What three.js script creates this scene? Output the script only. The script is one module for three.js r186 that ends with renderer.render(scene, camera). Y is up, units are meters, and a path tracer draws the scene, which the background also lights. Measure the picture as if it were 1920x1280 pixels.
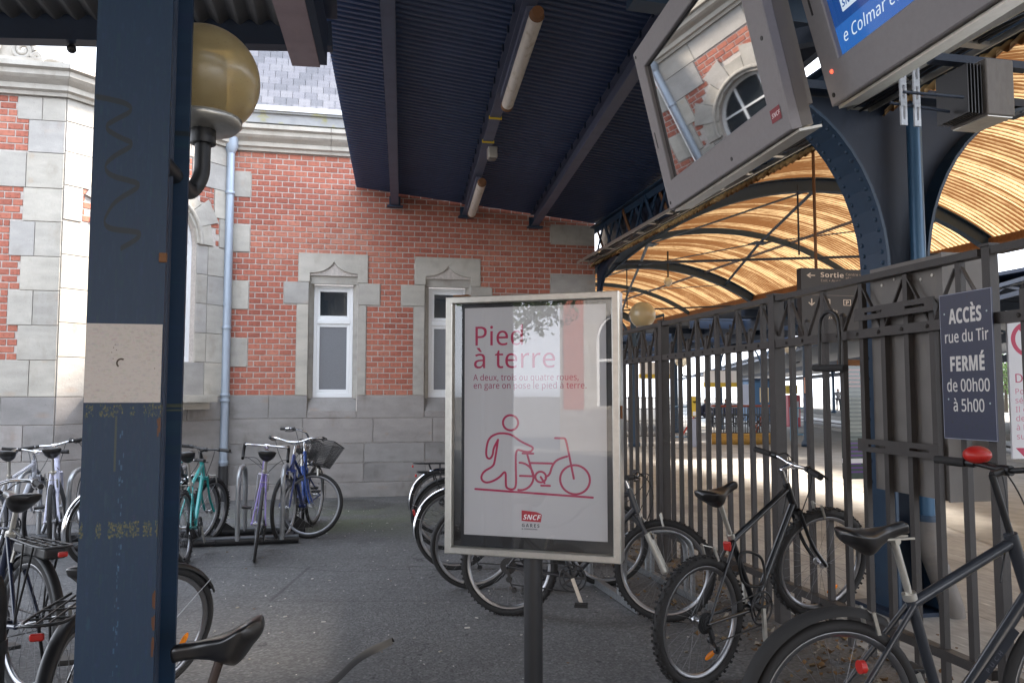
import * as THREE from 'three';
import { mergeGeometries } from 'three/addons/utils/BufferGeometryUtils.js';
import { RoundedBoxGeometry } from 'three/addons/geometries/RoundedBoxGeometry.js';
import { MarchingCubes } from 'three/addons/objects/MarchingCubes.js';

// ---------------------------------------------------------------- camera, sky, sun, exposure
const scene = new THREE.Scene();
const FPX = 1480, YAW = 11.8 * Math.PI / 180, PITCH = 3.87 * Math.PI / 180, EYE = new THREE.Vector3(0, 1.5, 0);
const camera = new THREE.PerspectiveCamera(2 * Math.atan(640 / FPX) * 180 / Math.PI, 1.5, 0.05, 900);
const FWD = new THREE.Vector3(Math.sin(YAW) * Math.cos(PITCH), Math.sin(PITCH), -Math.cos(YAW) * Math.cos(PITCH));
const RGT = new THREE.Vector3(Math.cos(YAW), 0, Math.sin(YAW)), UPV = new THREE.Vector3().crossVectors(RGT, FWD);
camera.position.copy(EYE); camera.lookAt(EYE.clone().add(FWD)); scene.add(camera);

const renderer = new THREE.WebGLRenderer({ antialias: true });
renderer.toneMapping = THREE.LinearToneMapping; renderer.toneMappingExposure = 4.3;
renderer.shadowMap.enabled = true;

const SUNDIR = new THREE.Vector3(0.83, 0.80, -0.16).normalize();
{ // thin bright cloud: a milky sky, brighter round the veiled sun
  const W = 256, H = 128, d = new Float32Array(W * H * 4), v = new THREE.Vector3();
  for (let j = 0; j < H; j++) for (let i = 0; i < W; i++) {
    const th = (j + .5) / H * Math.PI - Math.PI / 2, ph = ((i + .5) / W - .5) * 2 * Math.PI;
    v.set(Math.cos(th) * Math.cos(ph), Math.sin(th), Math.cos(th) * Math.sin(ph));
    const c = Math.max(0, v.dot(SUNDIR)), g = 1.0 + .55 * Math.pow(c, 6), el = Math.max(0, v.y), o = (j * W + i) * 4;
    const b = (v.y < 0 ? .45 : 1.0) * g;
    d[o] = b * (.95 - .13 * el); d[o + 1] = b * (1.0 - .06 * el); d[o + 2] = b * (1.10 + .03 * el); d[o + 3] = 1;
  }
  const sky = new THREE.DataTexture(d, W, H, THREE.RGBAFormat, THREE.FloatType);
  sky.mapping = THREE.EquirectangularReflectionMapping; sky.magFilter = THREE.LinearFilter; sky.needsUpdate = true;
  scene.background = sky; scene.environment = sky;
}
const sun = new THREE.DirectionalLight(0xfff2e2, 5.0);
sun.position.copy(SUNDIR).multiplyScalar(60); sun.castShadow = true; sun.shadow.radius = 16;
Object.assign(sun.shadow.camera, { left: -30, right: 30, top: 30, bottom: -30, far: 160 }); scene.add(sun, sun.target);

// ---------------------------------------------------------------- helpers
const V = (x, y, z) => new THREE.Vector3(x, y, z);
const ray = (px, py) => FWD.clone().addScaledVector(RGT, (px - 960) / FPX).addScaledVector(UPV, -(py - 640) / FPX);
const onG = (px, py, h = 0) => { const d = ray(px, py); return EYE.clone().addScaledVector(d, (h - 1.5) / d.y); };
const onZ = (px, py, z) => { const d = ray(px, py); return EYE.clone().addScaledVector(d, z / d.z); };
const onX = (px, py, x) => { const d = ray(px, py); return EYE.clone().addScaledVector(d, x / d.x); };
const onD = (px, py, t) => EYE.clone().addScaledVector(ray(px, py), t);
function RNG(s) { return () => { s = (s + 0x6d2b79f5) | 0; let t = Math.imul(s ^ (s >>> 15), 1 | s); t = (t + Math.imul(t ^ (t >>> 7), 61 | t)) ^ t; return ((t ^ (t >>> 14)) >>> 0) / 4294967296; }; }
const rnd = RNG(77), rr = (a, b) => a + (b - a) * rnd();
const counts = {};
const numbered = (n) => { const k = counts[n] = (counts[n] ?? -1) + 1; return k ? n + '_' + String(k).padStart(3, '0') : n; };
function prep(g) { if (g.index) g = g.toNonIndexed(); for (const k of Object.keys(g.attributes)) if (!['position', 'normal', 'uv', 'color'].includes(k)) g.deleteAttribute(k); return g; }
function join(gs) { gs = [gs].flat(9); if (gs.length === 1) return gs[0]; return mergeGeometries(gs.map(prep)); }
function obj(name, gs, mat, parent) {
  const m = new THREE.Mesh(join(gs), mat); m.castShadow = m.receiveShadow = true;
  m.name = parent ? name : numbered(name); (parent ?? scene).add(m); return m;
}
function each(name, list, mat, parent, f) { list.flat().forEach((g) => { const m = obj(name, g, mat, parent); if (f) f(m); }); }
function tag(o, label, category, group, kind) { if (label) o.userData.label = label; if (category) o.userData.category = category; if (group) o.userData.group = group; if (kind) o.userData.kind = kind; return o; }
function thing(name, label, category, pos, group) { const g = new THREE.Group(); g.name = numbered(name); if (pos) g.position.copy(pos); scene.add(g); return tag(g, label, category, group); }
function sub(name, parent, pos) { const g = new THREE.Group(); g.name = name; if (pos) g.position.copy(pos); parent.add(g); return g; }
function struct(name, gs, mat) { return tag(obj(name, gs, mat), null, null, null, 'structure'); }
// geometries
function uvBox(g, s = 1) { // uv in metres by the dominant axis of the normal
  g = prep(g); const p = g.attributes.position, n = g.attributes.normal, uv = new Float32Array(p.count * 2);
  for (let i = 0; i < p.count; i++) { const a = Math.abs(n.getX(i)), b = Math.abs(n.getY(i)), c = Math.abs(n.getZ(i));
    let u, v; if (b > a && b > c) { u = p.getX(i); v = p.getZ(i); } else if (a > c) { u = p.getZ(i); v = p.getY(i); } else { u = p.getX(i); v = p.getY(i); }
    uv[2 * i] = u * s; uv[2 * i + 1] = v * s; }
  g.setAttribute('uv', new THREE.BufferAttribute(uv, 2)); return g;
}
function box(x0, x1, y0, y1, z0, z1) { const g = new THREE.BoxGeometry(Math.abs(x1 - x0), Math.abs(y1 - y0), Math.abs(z1 - z0)); g.translate((x0 + x1) / 2, (y0 + y1) / 2, (z0 + z1) / 2); return uvBox(g); }
function rbox(w, h, d, r = .01, s = 2) { return prep(new RoundedBoxGeometry(w, h, d, s, Math.min(r, w / 2.1, h / 2.1, d / 2.1))); }
const YUP = V(0, 1, 0);
function bar(a, b, r, seg = 8, r2) { // cylinder between two points
  const d = b.clone().sub(a), L = d.length(), g = new THREE.CylinderGeometry(r2 ?? r, r, L, seg, 1); g.translate(0, L / 2, 0);
  g.applyQuaternion(new THREE.Quaternion().setFromUnitVectors(YUP, d.divideScalar(L))); g.translate(a.x, a.y, a.z); return prep(g);
}
function beam(a, b, w, h, up = V(0, 1, 0)) { // rectangular bar between two points
  const d = b.clone().sub(a), L = d.length(), z = d.clone().normalize(), x = new THREE.Vector3().crossVectors(up, z).normalize(), y = new THREE.Vector3().crossVectors(z, x);
  const g = uvBox(new THREE.BoxGeometry(w, h, L)); g.applyMatrix4(new THREE.Matrix4().makeBasis(x, y, z)); const c = a.clone().add(b).multiplyScalar(.5); g.translate(c.x, c.y, c.z); return g;
}
function tube(pts, r, seg = 24, rs = 8, closed = false) { return prep(new THREE.TubeGeometry(new THREE.CatmullRomCurve3(pts, closed, 'centripetal'), seg, r, rs, closed)); }
function lathe(pts, seg = 24) { return prep(new THREE.LatheGeometry(pts.map((p) => new THREE.Vector2(p[0], p[1])), seg)); }
function extr(shape, depth, bevel = 0, curve = 8) { return prep(new THREE.ExtrudeGeometry(shape, { depth, bevelEnabled: bevel > 0, bevelSize: bevel, bevelThickness: bevel, bevelOffset: -bevel, bevelSegments: 1, curveSegments: curve })); }
function poly(pts) { const s = new THREE.Shape(); pts.forEach((p, i) => i ? s.lineTo(p[0], p[1]) : s.moveTo(p[0], p[1])); s.closePath(); return s; }
function at(g, x, y, z, ry = 0, rx = 0, rz = 0) { if (rz) g.rotateZ(rz); if (rx) g.rotateX(rx); if (ry) g.rotateY(ry); g.translate(x, y, z); return g; }
function sphere(r, x, y, z, a = 16, b = 12) { const g = prep(new THREE.SphereGeometry(r, a, b)); g.translate(x, y, z); return g; }
// textures
function lattice(n, seed) { const r = RNG(seed), a = new Float32Array(n * n); for (let i = 0; i < n * n; i++) a[i] = r(); return a; }
const LN = 64, LAT = [1, 2, 3, 4, 5, 6].map((s) => lattice(LN, s * 911));
function vnoise(x, y, k) { const a = LAT[k % 6], xi = Math.floor(x), yi = Math.floor(y), fx = x - xi, fy = y - yi, u = fx * fx * (3 - 2 * fx), v = fy * fy * (3 - 2 * fy);
  const X0 = xi & 63, X1 = (xi + 1) & 63, Y0 = (yi & 63) * 64, Y1 = ((yi + 1) & 63) * 64;
  return (a[Y0 + X0] * (1 - u) + a[Y0 + X1] * u) * (1 - v) + (a[Y1 + X0] * (1 - u) + a[Y1 + X1] * u) * v; }
function fbm(x, y, o = 4, k = 0) { let s = 0, w = .5; for (let i = 0; i < o; i++) { s += w * vnoise(x, y, k + i); x = x * 2 + 17; y = y * 2 + 31; w *= .5; } return s / (1 - Math.pow(.5, o)); }
function tex(w, h, fn, srgb = true) { // fn(u, v, out) with linear 0..1 colour
  const d = new Uint8Array(w * h * 4), o = [0, 0, 0]; const enc = (x) => { x = Math.min(1, Math.max(0, x)); return 255 * (srgb ? (x <= .0031308 ? 12.92 * x : 1.055 * Math.pow(x, 1 / 2.4) - .055) : x); };
  for (let j = 0, i = 0; j < h; j++) for (let x = 0; x < w; x++, i += 4) { fn((x + .5) / w, (j + .5) / h, o); d[i] = enc(o[0]); d[i + 1] = enc(o[1]); d[i + 2] = enc(o[2]); d[i + 3] = 255; }
  const t = new THREE.DataTexture(d, w, h); t.wrapS = t.wrapT = THREE.MirroredRepeatWrapping; t.magFilter = THREE.LinearFilter; if (srgb) t.colorSpace = THREE.SRGBColorSpace; t.needsUpdate = true; return t;
}
function canvasTex(w, h, draw) { const c = document.createElement('canvas'); c.width = w; c.height = h; const x = c.getContext('2d'); draw(x, w, h); const t = new THREE.CanvasTexture(c); t.colorSpace = THREE.SRGBColorSpace; t.magFilter = THREE.LinearFilter; return t; }
function mat(rgb, rough = .7, metal = 0, extra = {}) { const m = new THREE.MeshPhysicalMaterial({ roughness: rough, metalness: metal, ...extra }); if (Array.isArray(rgb)) m.color.setRGB(...rgb); else m.color.set(rgb); return m; }
const grain = (s, amp, base = 1, tint = [1, 1, 1], k = 0) => tex(512, 512, (u, v, o) => { const n = fbm(u * 16 * s, v * 16 * s, 5, k), f = base + amp * (n - .5) * 2 + amp * .5 * (vnoise(u * 512, v * 512, k + 2) - .5); for (let c = 0; c < 3; c++) o[c] = Math.max(0, f * tint[c]); });
// ---------------------------------------------------------------- materials
const rep = (t, s) => { t.repeat.set(s, s); return t; };
const stoneTex = (k, a) => rep(tex(512, 512, (u, v, o) => { // sandstone: bedding, grains, dull patches
  const n = fbm(u * 6, v * 14, 5, k), p = fbm(u * 3 + 9, v * 3, 3, k + 1), s = vnoise(u * 300, v * 300, k + 2), f = .86 + .3 * (n - .5) + .28 * (p - .5) + .1 * (s - .5);
  const w = Math.max(0, fbm(u * 9, v * 4, 4, k + 3) - .62) * 1.2;
  const rs = Math.max(0, vnoise(u * 7 + k, v * 7, k + 4) - .9) * 2.5, pit = vnoise(u * 120, v * 120, k + 1) > .93 ? .8 : 1; o[0] = (a[0] * f - w * .16) * pit + rs * .02; o[1] = (a[1] * f - w * .17) * pit - rs * .10; o[2] = (a[2] * f - w * .18) * pit - rs * .17; }), .9);
const bumpTex = rep(tex(512, 512, (u, v, o) => { o[0] = o[1] = o[2] = .6 * fbm(u * 24, v * 24, 5, 1) + .4 * vnoise(u * 400, v * 400, 3); }, false), 1.1);
const M = {};
M.stone = [[.47, .44, .39], [.43, .405, .365], [.50, .465, .405], [.41, .39, .365]].map((a, k) => mat([1, 1, 1], .9, 0, { map: stoneTex(k, a), bumpMap: bumpTex, bumpScale: .004 }));
M.baseStone = [[.32, .30, .285], [.295, .28, .27], [.34, .315, .30]].map((a, k) => mat([1, 1, 1], .92, 0, { map: stoneTex(k + 2, a), bumpMap: bumpTex, bumpScale: .005 }));
M.mortar = mat([.55, .50, .46], .95, 0, { map: rep(grain(2, .2, .85), 1.5), bumpMap: bumpTex, bumpScale: .004 });
const brickGrain = rep(tex(512, 512, (u, v, o) => { const n = fbm(u * 20, v * 20, 5, 2), s = Math.max(0, fbm(u * 40, v * 40, 3, 4) - .66) * 2.4, f = .9 + .5 * (n - .5) - s; o[0] = f + s * .1; o[1] = f; o[2] = f; }), 1.3);
M.brick = [[.33, .10, .066], [.36, .112, .073], [.385, .122, .08], [.40, .13, .085], [.425, .145, .094], [.44, .158, .103], [.455, .175, .117], [.47, .195, .135]].map((c) => mat(c, .82, 0, { map: brickGrain, bumpMap: bumpTex, bumpScale: .004 }));
M.brickV = mat([1, 1, 1], .82, 0, { vertexColors: true, map: brickGrain, bumpMap: bumpTex, bumpScale: .004 });
M.slate = [[.14, .138, .155], [.17, .166, .185], [.12, .12, .135], [.19, .185, .20]].map((c) => mat(c, .6, 0, { map: rep(grain(2, .3, .9, [1, 1, 1], 3), 2) }));
M.lead = mat([.34, .34, .34], .6, .1, { map: rep(tex(512, 512, (u, v, o) => { const n = fbm(u * 12, v * 12, 5, 1), l = Math.max(0, fbm(u * 10, v * 16, 4, 3) - .58) * 2; o[0] = .85 + .3 * (n - .5) + l * .1; o[1] = .85 + .3 * (n - .5); o[2] = .85 + .3 * (n - .5) - l * .9; }), .8) });
M.white = mat([.78, .79, .80], .4); M.zinc = mat([.36, .42, .50], .45, .35, { map: rep(grain(3, .16, .95), 1) });
M.glassDark = mat([.022, .028, .034], .06, 0, { clearcoat: 1, ior: 1.6 }); M.frost = mat([.17, .18, .20], .32, 0, { map: rep(grain(4, .15, .95), 2) });
const paintTex = (k) => rep(tex(512, 512, (u, v, o) => { const n = fbm(u * 10, v * 10, 5, k), s = Math.max(0, fbm(u * 30, v * 9, 4, k + 1) - .6) * 1.6, f = .92 + .28 * (n - .5); o[0] = f + s * .55; o[1] = f + s * .4; o[2] = f + s * .2; }), .8);
M.blue = mat([.020, .050, .095], .5, 0, { map: paintTex(0), bumpMap: bumpTex, bumpScale: .0012 });
M.blueDark = mat([.010, .022, .048], .55, 0, { map: paintTex(2), bumpMap: bumpTex, bumpScale: .0012 });
M.roofSheet = mat([.034, .060, .135], .5, 0, { map: paintTex(3) });
M.beamPaint = mat([.085, .098, .155], .55, 0, { map: paintTex(1), bumpMap: bumpTex, bumpScale: .001 });
M.pinkBeam = mat([.34, .26, .28], .7, 0, { map: paintTex(1) });
M.fence = mat([.040, .034, .031], .55, 0, { map: paintTex(4), bumpMap: bumpTex, bumpScale: .0015 });
M.panel = mat([.16, .145, .132], .6, 0, { map: paintTex(5) });
M.alu = mat([.55, .53, .48], .35, .75, { map: rep(grain(3, .12, .95), 1) }); M.steel = mat([.5, .5, .51], .3, 1); M.chrome = mat([.72, .72, .73], .12, 1);
M.spoke = mat([.20, .20, .21], .4, .9); M.rim = mat([.30, .30, .31], .32, .95);
M.galv = mat([.36, .37, .38], .42, .8, { map: rep(grain(3, .25, .9), 1.5) });
M.black = mat([.012, .012, .013], .45); M.rubber = mat([.022, .021, .021], .8, 0, { map: rep(grain(3, .3, .95), 2) }); M.leather = mat([.012, .011, .011], .32, 0, { clearcoat: .3, clearcoatRoughness: .3 });
M.monitor = mat([.25, .235, .24], .5, 0, { map: rep(grain(5, .06, .97), 1) }); M.rust = mat([.17, .075, .03], .85, 0, { map: rep(grain(2, .4, .9), 1) });
M.red = mat([.45, .02, .015], .35); M.amber = mat([.75, .22, .01], .25); M.yellow = mat([.62, .44, .03], .5); M.rackTube = mat([.05, .05, .052], .4, .5);

// ---------------------------------------------------------------- ground
const YX0 = -9, YX1 = 5, YZ0 = -13, YZ1 = 1; // the yard sheet
{
  const crack = (x, z) => { const w = Math.abs(z - (-7.05 + .22 * Math.sin(x * 1.1) + .25 * (fbm(x * 2, 3, 3, 1) - .5) + .06 * x)); return w < .006 ? 1 : 0; };
  const map = tex(2048, 2048, (u, v, o) => {
    const x = YX0 + u * (YX1 - YX0), z = YZ1 - v * (YZ1 - YZ0);
    const big = fbm(x * .7 + 5, z * .7, 4, 0), mid = fbm(x * 4, z * 4, 4, 1), fine = vnoise(x * 110, z * 110, 2), fine2 = vnoise(x * 62 + 3, z * 62, 4);
    let f = .114 * (.72 + .5 * big + .28 * (mid - .5)) * (.62 + .55 * fine * fine2 * 1.6 + .22 * fine);
    let r = f * 1.02, g = f, b = f * 1.0;
    if (fine > .93 && fine2 > .55) { r += .07; g += .068; b += .064; } // pale chippings
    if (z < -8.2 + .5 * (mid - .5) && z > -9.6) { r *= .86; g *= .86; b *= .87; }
    const moss = Math.max(0, Math.min(1, (fbm(x * 1.6 + 20, z * 2.2, 4, 3) - .38) * 3.2)) * Math.max(0, 1 - Math.abs(z + 9.9 - .25 * (big - .5)) / 2.0) * Math.max(0, 1 - Math.abs(x + .1) / 2.3) * (.55 + .6 * mid);
    r = r * (1 - moss * .75) + .052 * moss; g = g * (1 - moss * .75) + .066 * moss; b = b * (1 - moss * .75) + .02 * moss;
    const lit = Math.max(0, 1 - Math.abs(x - 2.85) / .75) * Math.max(0, Math.min(1, (fbm(x * 5, z * 5, 4, 2) - .42) * 4)); // dry leaf dust along the fence foot
    r = r * (1 - .8 * lit) + .115 * lit; g = g * (1 - .8 * lit) + .092 * lit; b = b * (1 - .8 * lit) + .07 * lit;
    { const q = (x + .3) * .97 + (z + 6.2) * .2, t2 = (z + 6.2) * .97 - (x + .3) * .2; if (q > -.2 && q < 2.3 && t2 > -1.0 + .02 * mid && t2 < .15) { r *= .93; g *= .93; b *= .935; } if ((Math.abs(q + .2) < .014 || Math.abs(q - 2.3) < .007) && t2 > -1 && t2 < .15 || (Math.abs(t2 + 1) < .007 || Math.abs(t2 - .15) < .007) && q > -.2 && q < 2.3) { r *= .62; g *= .62; b *= .62; } }
    { const gx = Math.floor(x * 3.1), gz = Math.floor(z * 3.1), h1 = vnoise(gx * 7.7 + .5, gz * 3.3 + .5, 1), h2 = vnoise(gx * 3.1 + .5, gz * 9.7 + .5, 2); if (h1 > .62 && Math.hypot(x * 3.1 - gx - .2 - .6 * h2, z * 3.1 - gz - .5) < .035 + .05 * (h1 - .62)) { const c2 = h2 > .5 ? .16 : .045; r = c2; g = c2 * .98; b = c2 * .95; } }
    { const w = vnoise(x * .9 + 60, z * .9, 1) - .5, w2 = Math.abs(fbm(x * 1.1 + 9, z * 1.1 + 4, 4, 0) - .5); if (w2 < .0022 && w > .02) { r *= .5; g *= .5; b *= .5; } }
    const oil = Math.max(0, fbm(x * 1.3 + 40, z * 1.3 + 7, 4, 5) - .63) * 2.2; r *= 1 - oil; g *= 1 - oil; b *= 1 - oil;
    if (crack(x, z)) { r *= .4; g *= .4; b *= .4; }
    o[0] = r; o[1] = g; o[2] = b;
  });
  map.wrapS = map.wrapT = THREE.ClampToEdgeWrapping;
  const bump = rep(tex(1024, 1024, (u, v, o) => { const n = vnoise(u * 190, v * 190, 1), m = vnoise(u * 90, v * 90, 3); o[0] = o[1] = o[2] = .55 * n + .3 * m + .15 * fbm(u * 8, v * 8, 3, 2); }, false), 1);
  bump.repeat.set(8, 8);
  const g = new THREE.PlaneGeometry(YX1 - YX0, YZ1 - YZ0); g.rotateX(-Math.PI / 2); g.translate((YX0 + YX1) / 2, .004, (YZ0 + YZ1) / 2);
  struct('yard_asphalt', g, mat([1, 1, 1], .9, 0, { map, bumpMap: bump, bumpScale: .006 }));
  const gp = new THREE.PlaneGeometry(800, 800); gp.rotateX(-Math.PI / 2);
  const gm = tex(1024, 1024, (u, v, o) => { const f = .13 * (.8 + .4 * fbm(u * 30, v * 30, 5, 1)) * (.8 + .4 * vnoise(u * 500, v * 500, 2)); o[0] = f; o[1] = f * .98; o[2] = f * .94; }); gm.repeat.set(100, 100);
  struct('ground', gp, mat([1, 1, 1], .95, 0, { map: gm }));
  const pf = new THREE.PlaneGeometry(12, 60); pf.rotateX(-Math.PI / 2); pf.translate(9.0, .008, -27);
  const pm = tex(1024, 1024, (u, v, o) => { const a = u * 12, b = v * 60; const n = fbm(a * 3, b * 3, 5, 0), s = vnoise(u * 700, v * 3000, 2), d = Math.max(0, fbm(a * 1.5, b * .7, 4, 3) - .52) * 1.6, sl = (Math.abs((a % 1.2) - .6) > .592 || Math.abs((b % 1.2) - .6) > .594) ? .55 : 1; const fl = vnoise(u * 900, v * 2600, 4) > .95 ? 1.7 : 1, f = .34 * (.7 + .5 * n) * (.8 + .4 * s) * (1 - d * .7) * sl * fl; o[0] = f; o[1] = f * .985; o[2] = f * .955; });
  struct('platform_paving', pf, mat([1, 1, 1], .85, 0, { map: pm }));
}
// fallen leaves and grit along the fence foot
{
  const r = RNG(5), gs = [], cols = [[.16, .085, .03], [.11, .06, .025], [.20, .13, .06], [.26, .22, .17]];
  for (let i = 0; i < 900; i++) {
    const z = -3 - 6.5 * r(), x = 2.84 + (r() + r() - 1) * (i % 3 ? .55 : 1.0) - .1, s = .012 + .03 * r() * r(), c = cols[Math.floor(r() * 4)];
    const g = new THREE.PlaneGeometry(s * 1.5, s, 2, 1), p = g.attributes.position; for (let k = 0; k < p.count; k++) p.setZ(k, Math.abs(p.getX(k)) * (.2 + .9 * r()) + .002);
    g.rotateX(-Math.PI / 2 + (r() - .5) * .7); g.rotateY(r() * 7); g.translate(x, .012 + s * .12, z); g.computeVertexNormals();
    const q = prep(g), ca = new Float32Array(q.attributes.position.count * 3); for (let k = 0; k < ca.length; k++) ca[k] = c[k % 3]; q.setAttribute('color', new THREE.BufferAttribute(ca, 3)); gs.push(q);
  }
  tag(obj('leaf_litter', gs, mat([1, 1, 1], .9, 0, { vertexColors: true })), 'brown dry leaf litter scattered along the foot of the bar fence', 'leaves', null, 'stuff');
}

{ // specks of grit, stubs and scraps trodden into the yard
  const r = RNG(31), gs = [], cols = [[.42, .40, .36], [.30, .27, .22], [.5, .47, .42], [.12, .075, .04]];
  for (let i = 0; i < 420; i++) { const z = -2.6 - 8.6 * r(), x = -1.6 + 4.3 * r(), s = .004 + .011 * r() * r(), c = cols[Math.floor(r() * 4)], g = new THREE.BoxGeometry(s * (1 + 1.6 * r()), s * .4, s); g.rotateY(r() * 7); g.translate(x, .005 + s * .2, z); const q = prep(g), ca = new Float32Array(q.attributes.position.count * 3); for (let k = 0; k < ca.length; k++) ca[k] = c[k % 3]; q.setAttribute('color', new THREE.BufferAttribute(ca, 3)); gs.push(q); }
  tag(obj('ground_specks', gs, mat([1, 1, 1], .9, 0, { vertexColors: true })), 'pale grit and small scraps scattered over the asphalt yard', 'litter', null, 'stuff');
}
// ---------------------------------------------------------------- station building
const ZW = -11.967, ZB = -10.24, BX = -3.369, COURSE = .0833;
const bld = thing('station_building', 'red brick and grey sandstone station building with slate roof and polygonal bay', 'building');
const brickLeft = { n: 300 }; const brickRest = [];
const unitBox = uvBox(new THREE.BoxGeometry(1, 1, 1));
const brickVariants = [0, 1, 2, 3, 4, 5].map((k) => { const g = prep(new RoundedBoxGeometry(.17, .069, .04, 1, .004)); uvBox(g); const uv = g.attributes.uv; for (let i = 0; i < uv.count; i++) uv.setXY(i, uv.getX(i) + k * .37, uv.getY(i) + k * .61); return g; });
const inRect = (x, y, R) => R.some((q) => x > q[0] && x < q[1] && y > q[2] && y < q[3]);
// a face of masonry in local coordinates (x along, y up, outside is +z)
function brickFace(parent, x0, x1, y0, y1, stones, keep, seed) {
  const r = RNG(seed), L = .178;
  for (let j = 0, y = y0; y + COURSE * .8 < y1; j++, y += COURSE) {
    const yc = y + COURSE / 2; let xs = [[x0, x1]];
    for (const q of stones) if (yc > q[2] && yc < q[3]) xs = xs.flatMap(([a, b]) => q[1] <= a || q[0] >= b ? [[a, b]] : [[a, Math.min(b, q[0])], [Math.max(a, q[1]), b]].filter(([c, d]) => d - c > .02));
    for (const [a, b] of xs) {
      let x = Math.floor(a / L) * L + (j % 2 ? L / 2 : 0) - L;
      for (; x < b; x += L) {
        const s = Math.max(a, x), e = Math.min(b, x + L); if (e - s < .03) continue;
        const w = e - s - .014, cx = (s + e) / 2, k = Math.max(0, Math.min(7, Math.floor((fbm(cx * 1.1 + 3, yc * 1.6 + seed, 4, 2) - .5) * 9 + 2.0 + r() * 4))), dz = (r() - .5) * .004, tilt = (r() - .5) * .008;
        const sc = V(w / .17, 1, 1), g = brickVariants[Math.floor(r() * 6)];
        if (keep(cx, yc) && brickLeft.n > 0) { brickLeft.n--; const m = new THREE.Mesh(g, M.brick[k]); m.name = 'brick'; m.castShadow = m.receiveShadow = true; m.scale.copy(sc); m.position.set(cx, yc, -.0185 + dz); m.rotation.z = tilt; parent.add(m); }
        else { const q = g.clone(); q.scale(sc.x, 1, 1); q.translate(cx, yc, -.0185 + dz); const c = M.brick[k].color, ca = new Float32Array(q.attributes.position.count * 3); for (let i = 0; i < ca.length; i += 3) { ca[i] = c.r; ca[i + 1] = c.g; ca[i + 2] = c.b; } q.setAttribute('color', new THREE.BufferAttribute(ca, 3)); brickRest.push([parent, q]); }
      }
    }
  }
}
function stone(parent, x0, x1, y0, y1, z1 = .012, set = M.stone, name = 'stone_block', d = .06) {
  const w = x1 - x0 - .006, h = y1 - y0 - .006, g = uvBox(rbox(w, h, d, .006, 1)), k = Math.floor(rnd() * set.length), uv = g.attributes.uv, a = rnd() * 3, b = rnd() * 3;
  for (let i = 0; i < uv.count; i++) uv.setXY(i, uv.getX(i) + a, uv.getY(i) + b);
  const m = obj(name, g, set[k], parent); m.position.set((x0 + x1) / 2, (y0 + y1) / 2, z1 - d / 2 + (rnd() - .5) * .003); return m;
}
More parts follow.
